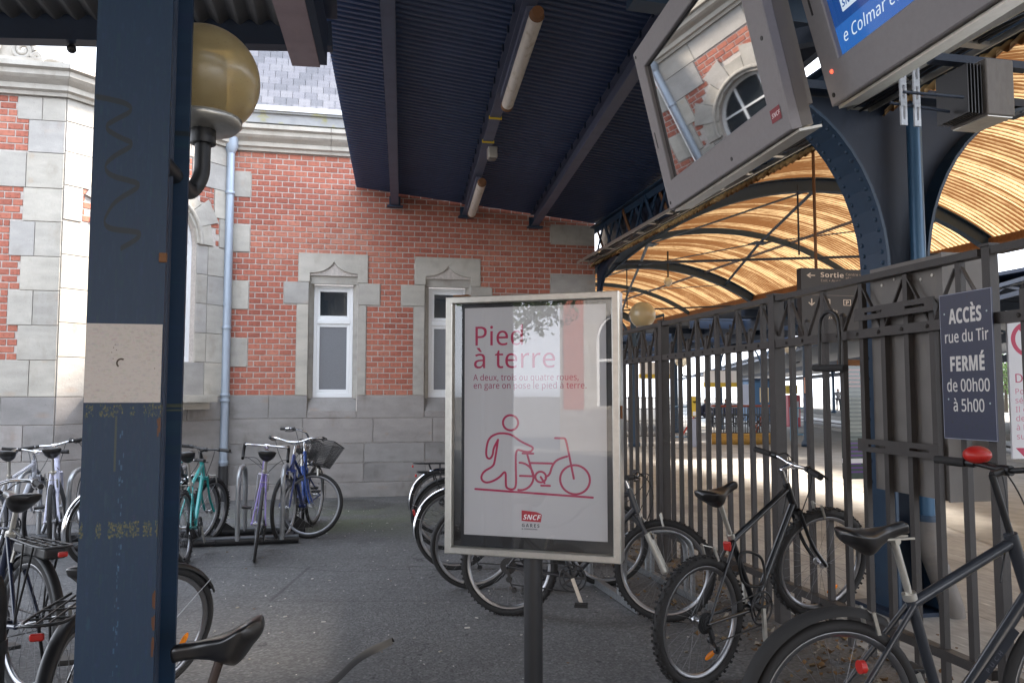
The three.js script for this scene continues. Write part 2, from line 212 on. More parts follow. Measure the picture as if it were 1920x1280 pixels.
// main wall -------------------------------------------------------
const wall = sub('main_wall', bld, V(0, 0, ZW));
const WIN = [0, 1.714];
{
  const sh = poly([[-1.66, 0], [3.86, 0], [3.86, 5.12], [-1.66, 5.12]]);
  for (const o of WIN) sh.holes.push(poly([[-.57 + o, 1.26], [.145 + o, 1.26], [.145 + o, 3.27], [-.57 + o, 3.27]]));
  const core = extr(sh, .45); core.translate(0, 0, -.456); obj('mortar', uvBox(core), M.mortar, wall);
  obj('inner_wall', [box(-1.66, 3.86, 5.12, 5.6, -.47, -.03), box(-1.66, 3.86, 0, 5.6, -7.5, -7.3), box(3.70, 3.86, 0, 5.6, -7.3, -.48)], M.mortar, wall);
  const st = []; // stone areas kept free of brick
  st.push([-1.66, 3.86, 0, 1.493]);
  const Q = [[1.9, 2.32], [2.74, 3.16], [3.58, 3.98], [4.39, 4.78]];
  for (const [a, b] of Q) { stone(wall, -1.66, -1.42, a, b); st.push([-1.66, -1.42, a, b]); }
  for (const [a, b] of [[2.33, 2.73], [3.02, 3.40], [3.87, 4.2]]) { stone(wall, 3.12, 3.86, a, b); st.push([3.12, 3.86, a, b]); }
  for (const o of WIN) {
    // head with an ogee cut out of it
    const h = poly([[-.725 + o, 3.17], [-.57 + o, 3.17], [-.57 + o, 3.31]]); const s = new THREE.Shape();
    s.moveTo(-.725 + o, 3.17); s.lineTo(-.56 + o, 3.17); s.lineTo(-.56 + o, 3.30); s.bezierCurveTo(-.40 + o, 3.31, -.27 + o, 3.36, -.2125 + o, 3.475); s.bezierCurveTo(-.155 + o, 3.36, -.02 + o, 3.31, .135 + o, 3.30); s.lineTo(.135 + o, 3.17); s.lineTo(.284 + o, 3.17); s.lineTo(.284 + o, 3.60); s.lineTo(-.725 + o, 3.60); s.closePath();
    const g = extr(s, .06, .004); g.translate(0, 0, -.045); obj('window_head', uvBox(g), M.stone[0], wall);
    obj('head_panel', box(-.60 + o, .175 + o, 3.15, 3.50, -.10, -.035), M.stone[1], wall); st.push([-.725 + o, .284 + o, 3.17, 3.6]);
    for (const [a, b, c, d] of [[-.93, -.57, 2.84, 3.17], [.145, .47, 2.84, 3.17], [-.74, -.57, 1.493, 2.84], [.145, .27, 1.493, 2.84]]) { stone(wall, a + o, b + o, c, d, .014, M.stone); st.push([a + o, b + o, c, d]); }
    // splayed reveals
    for (const [a, b] of [[-.565, -.50], [.14, .075]]) { const s2 = poly([[a + o, .0], [b + o, -.13], [b + o, -.22], [a + o, -.22]]); const g2 = extr(s2, 1.72); g2.rotateX(-Math.PI / 2); g2.scale(1, 1, -1); g2.translate(0, 1.45, 0); const idx = g2.attributes.position; for (let i = 0; i < idx.count; i += 3) { for (const at2 of Object.values(g2.attributes)) { const n = at2.itemSize; for (let c = 0; c < n; c++) { const t = at2.array[(i + 1) * n + c]; at2.array[(i + 1) * n + c] = at2.array[(i + 2) * n + c]; at2.array[(i + 2) * n + c] = t; } } } g2.computeVertexNormals(); obj('reveal', uvBox(g2), M.stone[1], wall); }
    { const s3 = poly([[0, 0], [.19, 0], [.19, .2], [.10, .2]]); const g3 = extr(s3, .70); g3.rotateY(Math.PI / 2); g3.translate(-.565 + o, 1.262, -.005); obj('window_sill', uvBox(g3), M.baseStone[1], wall); }
    st.push([-.57 + o, .145 + o, 1.2, 3.3]);
    // casement
    const w = sub('window', wall), x0 = -.5 + o, x1 = .075 + o, z = -.14;
    const fr = (a, b, c, d, z0 = z - .05, z1 = z) => { const g4 = rbox(b - a, d - c, z1 - z0, .006, 1); g4.translate((a + b) / 2, (c + d) / 2, (z0 + z1) / 2); return g4; };
    obj('frame', [fr(x0, x0 + .045, 1.462, 3.14), fr(x1 - .045, x1, 1.462, 3.14), fr(x0 + .045, x1 - .045, 3.09, 3.14), fr(x0 + .045, x1 - .045, 1.462, 1.53), fr(x0 + .045, x1 - .045, 2.565, 2.63, z - .05, z + .012)], M.white, w);
    for (const [a, b] of [[1.53, 2.56], [2.635, 3.09]]) obj('sash', [fr(x0 + .047, x0 + .09, a, b, z - .04, z - .012), fr(x1 - .09, x1 - .047, a, b, z - .04, z - .012), fr(x0 + .09, x1 - .09, a, a + .05, z - .04, z - .012), fr(x0 + .09, x1 - .09, b - .045, b, z - .04, z - .012)], M.white, w);
    obj('pane', box(x0 + .085, x1 - .085, 2.66, 3.06, z - .034, z - .026), M.glassDark, w);
    obj('frosted_pane', box(x0 + .085, x1 - .085, 1.57, 2.53, z - .034, z - .026), M.frost, w);
  }
  // ashlar base
  const rows = [[.215, .50, .95], [.50, .79, 1.1], [.79, 1.157, 1.0], [1.157, 1.493, 1.15]];
  rows.forEach(([a, b, L], j) => { let x = -1.66; let off = j % 2 ? .55 : .0; while (x < 3.86) { let e = Math.min(3.86, x + (off || L * (.8 + .45 * rnd()))); off = 0; if (3.86 - e < .3) e = 3.86;
    let parts = [[x, e]]; if (b > 1.3) for (const o of WIN) parts = parts.flatMap(([p, q]) => q <= -.57 + o || p >= .145 + o ? [[p, q]] : [[p, -.57 + o], [.145 + o, q]].filter(([c, d]) => d - c > .04));
    for (const [p, q] of parts) stone(wall, p, q, a, b, .012, M.baseStone); x = e; } });
  for (const o of WIN) stone(wall, -.57 + o, .145 + o, 1.157, 1.262, .012, M.baseStone);
  for (let x = -1.66; x < 3.8; x += 1.38) stone(wall, x, x + 1.38, 0, .215, .07, M.baseStone, 'plinth_block', .12);
  brickFace(wall, -1.66, 3.86, 1.493, 5.1, st, (x, y) => x < .98 && y < 3.5 && x > -1.42, 3);
}
// cornice, gutter and slate roof ------------------------------------
const prof = [[0, 5.08], [.05, 5.08], [.06, 5.12], [.10, 5.14], [.10, 5.20], [.17, 5.25], [.20, 5.28], [.20, 5.34], [.25, 5.36], [.25, 5.42], [.0, 5.45]];
function corniceRun(x0, x1, m0 = 0, m1 = 0) { const g = extr(poly(prof), x1 - x0); g.rotateY(Math.PI / 2); g.scale(1, 1, -1); g.translate(x0, 0, 0); // profile x -> +z
  const p = g.attributes.position; for (let i = 0; i < p.count; i += 3) for (const A of Object.values(g.attributes)) { const n = A.itemSize; for (let c = 0; c < n; c++) { const t = A.array[(i + 1) * n + c]; A.array[(i + 1) * n + c] = A.array[(i + 2) * n + c]; A.array[(i + 2) * n + c] = t; } }
  for (let i = 0; i < p.count; i++) { const z = p.getZ(i), x = p.getX(i); if (x < x0 + .001) p.setX(i, x - m0 * z); else p.setX(i, x + m1 * z); } g.computeVertexNormals(); return uvBox(g); }
for (let x = -1.66; x < 3.86; x += 1.38) obj('cornice_stone', corniceRun(x + .002, Math.min(3.86, x + 1.376), x < -1.6 ? -.414 : 0, 0), M.stone[1 + Math.round(rnd())], wall);
obj('gutter', [box(-1.50, 3.9, 5.46, 5.60, -.1, .20), box(-1.50, 3.9, 5.60, 5.63, -.12, .24)], M.lead, wall);
obj('gutter_edge', box(-1.45, 3.9, 5.63, 5.70, .05, .27), M.white, wall);
{
  const roof = sub('roof', bld, V(0, 5.70, ZW + .05)), sl = 70 * Math.PI / 180, r = RNG(9);
  const deck = box(-2.6, 3.9, 0, 5.2, -.25, -.03); deck.rotateX(-(Math.PI / 2 - sl)); obj('roof_deck', deck, M.mortar, roof);
  const geo = uvBox(new THREE.BoxGeometry(.172, .16, .012)); const rest = [];
  for (let j = 0; j < 34; j++) for (let i = 0; i < 32; i++) {
    const x = -1.66 + i * .178 + (j % 2 ? .089 : 0), t = .05 + j * .125, y = t * Math.sin(sl), z = -t * Math.cos(sl) - .002 + .006 + r() * .004; if (x > 3.8) continue;
    const show = x > -1.5 && x < .4 && j < 24;
    if (show) { const m = new THREE.Mesh(geo, M.slate[Math.floor(r() * 4)]); m.name = 'slate'; m.castShadow = m.receiveShadow = true; m.position.set(x, y, z); m.rotation.x = -(Math.PI / 2 - sl) + .05; m.rotation.z = (r() - .5) * .02; roof.add(m); }
    else { const q = geo.clone(); q.rotateX(-(Math.PI / 2 - sl) + .05); q.translate(x, y, z); rest.push(q); }
  }
  tag(obj('slates', rest, M.slate[0], roof), null, null, null, 'stuff');
  obj('snow_guard', [...[0, .09].map((d) => bar(V(-1.4, 1.55 + d, -.47), V(1.6, 1.55 + d, -.47), .012)), ...[-.9, -.2, .5, 1.2].map((x) => box(x - .05, x + .05, 1.45, 1.75, -.56, -.45))], M.lead, roof);
}
// polygonal bay: a front face and a 45 degree face ---------------------
const bayF = sub('bay_front', bld, V(0, 0, ZB));
const chLen = Math.hypot(-1.66 - BX, ZW - ZB), chAng = Math.atan2(-(ZW - ZB), -1.66 - BX);
const bayC = sub('bay_side', bld, V(BX, 0, ZB)); bayC.rotation.y = chAng;
{
  const fx0 = -6.4; const st = [[fx0, BX, 0, 1.906]];
  obj('mortar', [box(fx0, BX - .008, 0, 5.3, -.35, -.006)], M.mortar, bayF);
  const q = [[-3.90, 5.073, 4.787], [-3.77, 4.787, 4.392], [-6.4, 4.392, 3.963], [-3.80, 3.963, 3.559], [-3.93, 3.559, 3.139], [-3.80, 3.139, 2.731], [-3.92, 2.731, 2.318], [-3.80, 2.318, 1.906]];
  q.forEach(([x, b, a], i) => { st.push([x, BX, a, b]); if (x < -6) { stone(bayF, -3.78, BX, a, b); stone(bayF, -4.25, -3.78, a, b); stone(bayF, -5.2, -4.25, a, b); stone(bayF, -6.4, -5.2, a, b); } else if (i % 2) stone(bayF, x, BX, a, b); else { stone(bayF, x, x + .27, a, b); stone(bayF, x + .27, BX, a, b); } });
  for (const [a, b, xs] of [[1.476, 1.906, [-3.369, -3.66, -4.1, -4.9, -6.4]], [1.144, 1.476, [-3.369, -3.95, -4.6, -5.6, -6.4]], [.72, 1.144, [-3.369, -3.7, -4.5, -5.5, -6.4]], [.215, .72, [-3.369, -4.0, -4.8, -5.7, -6.4]]]) for (let i = 0; i < xs.length - 1; i++) stone(bayF, xs[i + 1], xs[i], a, b, .012, a > 1.4 ? M.stone : M.baseStone);
  for (let i = 0; i < 3; i++) stone(bayF, -6.4 + i * 1.02, -5.38 + i * 1.02, 0, .215, .07, M.baseStone, 'plinth_block', .12);
  brickFace(bayF, fx0, BX, 1.906, 5.08, st, (x) => x > -4.5, 8);
  for (let i = 0; i < 3; i++) obj('cornice_stone', corniceRun(-6.4 + i * 1.0103, -5.392 + i * 1.0103, 0, i === 2 ? .414 : 0), M.stone[i % 2], bayF);
  // 45 degree face with an arched window
  const L = chLen, cx = L * .5, hw = .62, ys = 1.95, yc = 3.6;
  const sh = poly([[0, 0], [L, 0], [L, 5.3], [0, 5.3]]); const ho = new THREE.Path(); ho.moveTo(cx - hw, ys); ho.lineTo(cx - hw, yc); ho.absarc(cx, yc, hw, Math.PI, 0, true); ho.lineTo(cx + hw, ys); ho.closePath(); sh.holes.push(ho);
  const g = extr(sh, .3, 0, 20); g.translate(0, 0, -.306); obj('mortar', uvBox(g), M.mortar, bayC);
  const cs = [[0, 0, L, 0, .215]]; const S = (a, b, c, d, set) => stone(bayC, a, b, c, d, .012, set ?? M.stone);
  for (const [a, b, xs, base] of [[.215, .72, [0, .9, 1.6, L], 1], [.72, 1.144, [0, .5, 1.3, L], 1], [1.144, 1.476, [0, .85, 1.75, L], 1], [1.476, 1.95, [0, .42, 1.2, 2.0, L], 0]]) for (let i = 0; i < xs.length - 1; i++) S(xs[i], xs[i + 1], a, b, base ? M.baseStone : M.stone);
  for (let i = 0; i < 2; i++) stone(bayC, i * L / 2, (i + 1) * L / 2, 0, .215, .07, M.baseStone, 'plinth_block', .12);
  const cst = [[-1, 4, 0, 1.95]]; let k = 0;
  for (let y = 1.95; y < 3.5; y += .41, k++) { S(0, cx - hw - .18, y, y + .41); S(cx + hw + .18, L - (k % 2 ? .14 : .02), y, y + .41); S(cx - hw - .18, cx - hw, y, y + .41); S(cx + hw, cx + hw + .18, y, y + .41); }
  cst.push([0, L - .14, 1.95, 3.6]); for (let j = 0; j < 4; j += 2) cst.push([0, L - .02, 1.95 + j * .41, 2.36 + j * .41]);
  // voussoirs
  for (let i = 0; i < 9; i++) { const a0 = Math.PI * i / 9, a1 = Math.PI * (i + 1) / 9, r0 = hw, r1 = hw + .26 + (i % 2 ? .14 : 0), s = new THREE.Shape(); s.moveTo(r0 * Math.cos(a0 + .006), r0 * Math.sin(a0 + .006)); s.lineTo(r1 * Math.cos(a0 + .004), r1 * Math.sin(a0 + .004)); s.lineTo(r1 * Math.cos(a1 - .004), r1 * Math.sin(a1 - .004)); s.lineTo(r0 * Math.cos(a1 - .006), r0 * Math.sin(a1 - .006)); const v = extr(s, .055, .003); v.translate(cx, 3.6, -.035); obj('voussoir', uvBox(v), M.stone[i % 4], bayC); }
  { const hood = []; for (let i = 0; i < 18; i++) { const a = Math.PI * i / 18, b = Math.PI * (i + 1) / 18, R = hw + .06; hood.push(bar(V(cx + R * Math.cos(a), 3.6 + R * Math.sin(a), .03), V(cx + R * Math.cos(b), 3.6 + R * Math.sin(b), .03), .03, 8)); } obj('hood_mould', hood, M.stone[1], bayC); }
  for (const [a, b] of [[3.6, 4.02], [4.02, 4.43], [4.43, 4.80], [4.80, 5.08]]) { const h = Math.max(0, hw + .34 - Math.max(0, (a - 3.6) * .55)); const lim = a < 4.5 ? Math.sqrt(Math.max(.05, (hw + .36) ** 2 - (a - 3.6) ** 2)) : 0;
    if (lim > .2) { S(0, Math.max(.1, cx - lim), a, b); S(Math.min(L - .1, cx + lim), L - .02, a, b); cst.push([0, Math.max(.1, cx - lim), a, b], [Math.min(L - .1, cx + lim), L, a, b]); } else { S(0, .75, a, b); S(.75, 1.7, a, b); S(1.7, L - .02, a, b); cst.push([0, L, a, b]); } }
  cst.push([cx - hw - .02, cx + hw + .02, 1.9, 3.62]); const arcHole = (x, y) => Math.hypot(x - cx, y - 3.6) < hw + .3;
  const before = brickRest.length; brickFace(bayC, .02, L - .0, 1.95, 5.08, cst, (x, y) => false, 21);
  for (let i = brickRest.length - 1; i >= before; i--) { const b = brickRest[i][1]; b.computeBoundingBox(); const c = b.boundingBox.getCenter(V(0, 0, 0)); if (arcHole(c.x, c.y)) brickRest.splice(i, 1); }
  // sill and corbel
  const sg = extr(poly([[0, 0], [.20, .09], [.20, .16], [0, .24]]), 1.72); sg.rotateY(-Math.PI / 2); sg.translate(cx + .86, 1.30, .01); sg.scale(1, 1, 1); const sw = join([box(cx - .86, cx + .86, 1.40, 1.50, 0, .22), box(cx - .80, cx + .80, 1.30, 1.40, 0, .13)]); obj('sill', sw, M.stone[2], bayC);
  const w = sub('arched_window', bayC), z = -.16, wf = [];
  wf.push(box(cx - hw, cx - hw + .06, ys, 3.6, z, z + .05), box(cx + hw - .06, cx + hw, ys, 3.6, z, z + .05), box(cx - hw + .06, cx + hw - .06, ys, ys + .07, z, z + .05), box(cx - hw + .06, cx + hw - .06, 3.36, 3.43, z + .002, z + .06));
  for (const dx of [-.205, .205]) wf.push(box(cx + dx - .018, cx + dx + .018, ys + .07, 4.16 - Math.abs(dx) * .1, z + .004, z + .045)); for (const y of [2.45, 2.92, 3.8]) wf.push(box(cx - hw + .06, cx + hw - .06, y - .014, y + .014, z + .006, z + .042));
  for (let i = 0; i < 20; i++) { const a = Math.PI * i / 20, b = Math.PI * (i + 1) / 20, R = hw - .03; wf.push(beam(V(cx + R * Math.cos(a), 3.6 + R * Math.sin(a), z + .025), V(cx + R * Math.cos(b), 3.6 + R * Math.sin(b), z + .025), .05, .06, V(0, 0, 1))); }
  obj('frame', wf, M.white, w);
  const gp = new THREE.Shape(); gp.moveTo(cx - hw, ys); gp.lineTo(cx + hw, ys); gp.lineTo(cx + hw, 3.6); gp.absarc(cx, 3.6, hw, 0, Math.PI, false); gp.closePath(); const gl = extr(gp, .008, 0, 20); gl.translate(0, 0, z + .012); obj('pane', gl, M.glassDark, w);
  const cg = corniceRun(0, L, .414, -.414); obj('cornice_stone', cg, M.stone[2], bayC);
  // carved attic piece above the cornice
  obj('attic_block', [box(-5.6, -3.95, 5.45, 6.3, -.3, -.02)], M.stone[0], bayF);
  const sc = []; for (const [x, y, r, s] of [[-3.86, 5.62, .13, 1], [-4.25, 5.66, .15, -1], [-3.70, 5.54, .06, -1]]) { const p = []; for (let i = 0; i < 26; i++) { const a = i / 25 * 4.2 * Math.PI, q = r * (1 - i / 30); p.push(V(x + s * q * Math.cos(a), y + q * Math.sin(a), .03)); } sc.push(tube(p, .028, 60, 7)); }
  sc.push(tube([V(-3.42, 5.50, .03), V(-3.55, 5.53, .03), V(-3.68, 5.50, .03), V(-3.78, 5.58, .03)], .025, 16, 7)); sc.push(box(-4.5, -3.62, 5.45, 5.52, -.08, .08)); obj('carved_scroll', sc, M.stone[1], bayF);
  obj('bay_body', box(-6.4, -3.2, 0, 5.4, -1.7, -.36), M.mortar, bayF);
}
{ const by = new Map(); for (const [p, g] of brickRest) { if (!by.has(p)) by.set(p, []); by.get(p).push(g); } for (const [p, gs] of by) tag(obj('bricks', gs, M.brickV, p), null, null, null, 'stuff'); }
// rainwater pipe
{
  const p = sub('rainwater_pipe', bld, V(-1.70, 0, ZW + .10)); obj('pipe', [bar(V(0, .05, 0), V(0, 5.0, 0), .056, 20), at(lathe([[.056, 0], [.10, .10], [.10, .22], [.11, .24], [.06, .26]], 20), 0, 5.0, 0)], M.zinc, p);
  for (const y of [.55, 1.42, 1.50, 2.46, 4.42]) obj('collar', lathe([[.057, -.02], [.068, -.02], [.068, .02], [.057, .02]], 20).translate(0, y, 0), M.zinc, p);
  obj('pipe_foot', bar(V(0, 0, 0), V(0, .5, 0), .066, 16), M.rackTube, p);
}
// ---------------------------------------------------------------- bicycle canopy
const RP1 = onZ(670, 352, ZW), RP2 = onZ(1117, 420, ZW), RDIR = (() => { const a = ray(755, 796); return a.divideScalar(-a.z); })(); // towards the wall
const roofAt = (s, t) => { const z0 = ZW + .03; return V(RP1.x + (RP2.x - RP1.x) * s, RP1.y + (RP2.y - RP1.y) * s, z0).addScaledVector(RDIR, -t); }; // s across 0..1, t metres from the wall
{
  const can = thing('canopy_roof', 'dark blue corrugated steel canopy sloping over the bicycle yard', 'canopy');
  const T = 12.6, P = .085, n = Math.round(T / P), S0 = -.005, S1 = 1.11, pos = [], uv = [], prf = [[0, 0], [.28, 0], [.40, .024], [.78, .024], [.9, 0]];
  const pt = (s, t, h) => { const p = roofAt(s, t); p.y += h; return p; };
  const line = []; for (let i = 0; i < n; i++) for (const [a, h] of prf) line.push([(i + a) * P, h]);
  for (let i = 0; i < line.length - 1; i++) { const [t0, h0] = line[i], [t1, h1] = line[i + 1]; const A = pt(S0, t0, h0), B = pt(S1, t0, h0), C = pt(S1, t1, h1), D = pt(S0, t1, h1); for (const p of [A, B, C, A, C, D]) { pos.push(p.x, p.y, p.z); uv.push(p.x, p.z); } }
  const g = new THREE.BufferGeometry(); g.setAttribute('position', new THREE.Float32BufferAttribute(pos, 3)); g.setAttribute('uv', new THREE.Float32BufferAttribute(uv, 2)); g.computeVertexNormals();
  obj('corrugated_sheet', g, M.roofSheet, can);
  const cover = []; { const A = pt(S0, 0, .05), B = pt(S1, 0, .05), C = pt(S1, T, .05), D = pt(S0, T, .05), q = new THREE.BufferGeometry(); q.setAttribute('position', new THREE.Float32BufferAttribute([A, B, C, A, C, D].flatMap((p) => p.toArray()), 3)); q.setAttribute('uv', new THREE.Float32BufferAttribute(new Array(12).fill(0), 2)); q.computeVertexNormals(); cover.push(q); }
  obj('roof_deck', cover, M.blueDark, can);
  // steel purlins ending on shoes at the wall
  const purl = [0.149, 0.437, 0.727]; let k = 0;
  for (const s of purl) {
    const a = roofAt(s, 0.02), b = roofAt(s, T), up = V(0, 1, 0), dn = (d) => [a.clone().setY(a.y - d), b.clone().setY(b.y - d)];
    const [w0, w1] = dn(.11), [f0, f1] = dn(.205), [u0, u1] = dn(.012);
    const p = obj('purlin', [beam(w0, w1, .012, .178), beam(f0, f1, .115, .014), beam(u0, u1, .115, .012)], M.beamPaint, can);
    obj('wall_shoe', [beam(a.clone().add(V(0, -.225, .10)), a.clone().add(V(0, -.225, -.0)), .24, .022), beam(a.clone().add(V(0, -.15, .012)), a.clone().add(V(0, -.15, -.0)), .17, .18)], M.blue, can);
    const clips = []; for (let t = .4; t < 9; t += .34) { const c = roofAt(s, t); clips.push(box(c.x - .075, c.x - .058, c.y - .055, c.y - .0, c.z - .012, c.z + .012), bar(V(c.x - .066, c.y - .06, c.z), V(c.x - .066, c.y - .03, c.z), .011, 6)); } obj('bolts', clips, M.blueDark, can);
  }
  // edge trim at the open side, with its cut corrugation
  const e0 = roofAt(-.004, 0), e1 = roofAt(-.004, T); obj('edge_trim', [beam(e0.clone().add(V(-.0, .045, 0)), e1.clone().add(V(-.0, .045, 0)), .02, .012)], M.blueDark, can);
  // short protruding beam
  { const c0 = V(-.325, 4.0, -5.83), c1 = c0.clone().addScaledVector(RDIR, -7); obj('side_beam', beam(c0, c1, .20, .20), M.pinkBeam, can); obj('side_beam_web', beam(c0.clone().add(V(.125, .05, .05)), c1.clone().add(V(.125, .05, .05)), .05, .30), M.blueDark, can); }
  obj('cross_beam', [beam(V(1.9, 4.33, -5.05), V(3.9, 4.25, -5.0), .16, .24)], M.blue, can);
  // unlit tube lights hung below the middle purlin
  const under = (t) => { const p = roofAt(.437, t); p.y -= .31; p.x += .05; return p; };
  for (const [t0, t1, label] of [[4.55, 6.35, 'long dusty tube light fixed below the middle canopy beam, above the gap'], [.55, 2.15, 'short dusty tube light under the canopy beam close to the brick wall']]) {
    const a = under(t0), b = under(t1), m = a.clone().add(b).multiplyScalar(.5), L = a.distanceTo(b), l = thing('tube_light', label, 'tube light', m, 'tube lights below the canopy'), d = b.clone().sub(a).normalize(), e = (q) => V(0, 0, 0).addScaledVector(d, q * L / 2);
    obj('diffuser', [bar(e(-.93), e(.93), .058, 18)], mat([.56, .51, .45], .45, 0, { map: rep(tex(256, 256, (u, v, o) => { const n = fbm(u * 20, v * 20, 5, 2), s = Math.max(0, fbm(u * 7, v * 24, 4, 1) - .6) * 1.8; o[0] = .95 + .2 * (n - .5) - s * .5; o[1] = .95 + .2 * (n - .5) - s * .6; o[2] = .95 + .2 * (n - .5) - s * .8; }), 1) }), l);
    for (const q of [-1, 1]) obj('end_cap', [bar(e(q * .93), e(q), .06, 18, q > 0 ? .045 : .06)], M.rust, l);
    obj('batten', beam(e(-.9).add(V(-.045, .06, 0)), e(.9).add(V(-.045, .06, 0)), .06, .05), M.beamPaint, l);
  }
  { const p = under(3.1).add(V(.02, .04, 0)), j = thing('junction_box', 'small pale junction box on the middle canopy beam between the tube lights', 'junction box', p); obj('box', rbox(.11, .13, .12, .012), M.alu, j); obj('cover', rbox(.085, .02, .095, .006).translate(0, -.072, 0), M.panel, j); obj('cable', tube([V(0, .03, -.05), V(.02, .05, -.18), V(-.02, .09, -.3)], .01), M.black, j); }
  { for (const t of [3.3, 4.0]) { const p = under(t); const c = thing('cable_clip', t < 3.5 ? 'pale cable strap round the canopy beam beside the junction box' : 'yellowish cable strap round the canopy beam below the long tube light', 'strap', p.add(V(-.05, .10, 0)), 'straps on the canopy beam'); obj('strap', box(-.068, .068, -.016, .016, -.012, .012), M.yellow, c); } }
}
// ---------------------------------------------------------------- canopy above the camera with its edge beam
{
  const can = thing('entrance_canopy', 'grey corrugated canopy with dark blue edge beam over the entrance pillar', 'canopy');
  const yAt = (x) => 4.54 + .068 * (x + .3), ZE = -6.5, P = .15, pos = [], uv = []; let prev = null;
  for (let i = 0; i <= 44 * 8; i++) { const x = -7 + i * P / 8, h = .024 * Math.sin(i / 8 * 2 * Math.PI), y = yAt(x) + h; if (x > -.12) break; if (prev) { const [a, b] = prev, A = V(a, b, ZE), B = V(x, y, ZE), C = V(x, y, 8.0), D = V(a, b, 8.0); for (const p of [A, B, C, A, C, D]) { pos.push(p.x, p.y, p.z); uv.push(p.x, p.z); } } prev = [x, y]; }
  const g = new THREE.BufferGeometry(); g.setAttribute('position', new THREE.Float32BufferAttribute(pos, 3)); g.setAttribute('uv', new THREE.Float32BufferAttribute(uv, 2)); g.computeVertexNormals();
  obj('corrugated_sheet', g, mat([.15, .15, .155], .6, .2, { map: paintTex(2) }), can);
  obj('roof_deck', [beam(V(-7, yAt(-7) + .06, .75), V(-.12, yAt(-.12) + .06, .75), 14.5, .02), box(-.1, 9, 4.5, 4.56, .8, 8)], M.blueDark, can);
  obj('edge_beam', [beam(V(-7, yAt(-7) - .09, ZE - .02), V(-.16, yAt(-.16) - .09, ZE - .02), .05, .24), beam(V(-7, yAt(-7) - .207, ZE + .02), V(-.16, yAt(-.16) - .207, ZE + .02), .13, .014)], M.blueDark, can);
  obj('hook', [sphere(.036, -2.12, yAt(-2.12) - .25, ZE), bar(V(-2.12, yAt(-2.12) - .2, ZE), V(-2.12, yAt(-2.12) - .24, ZE), .014)], M.black, can);
}
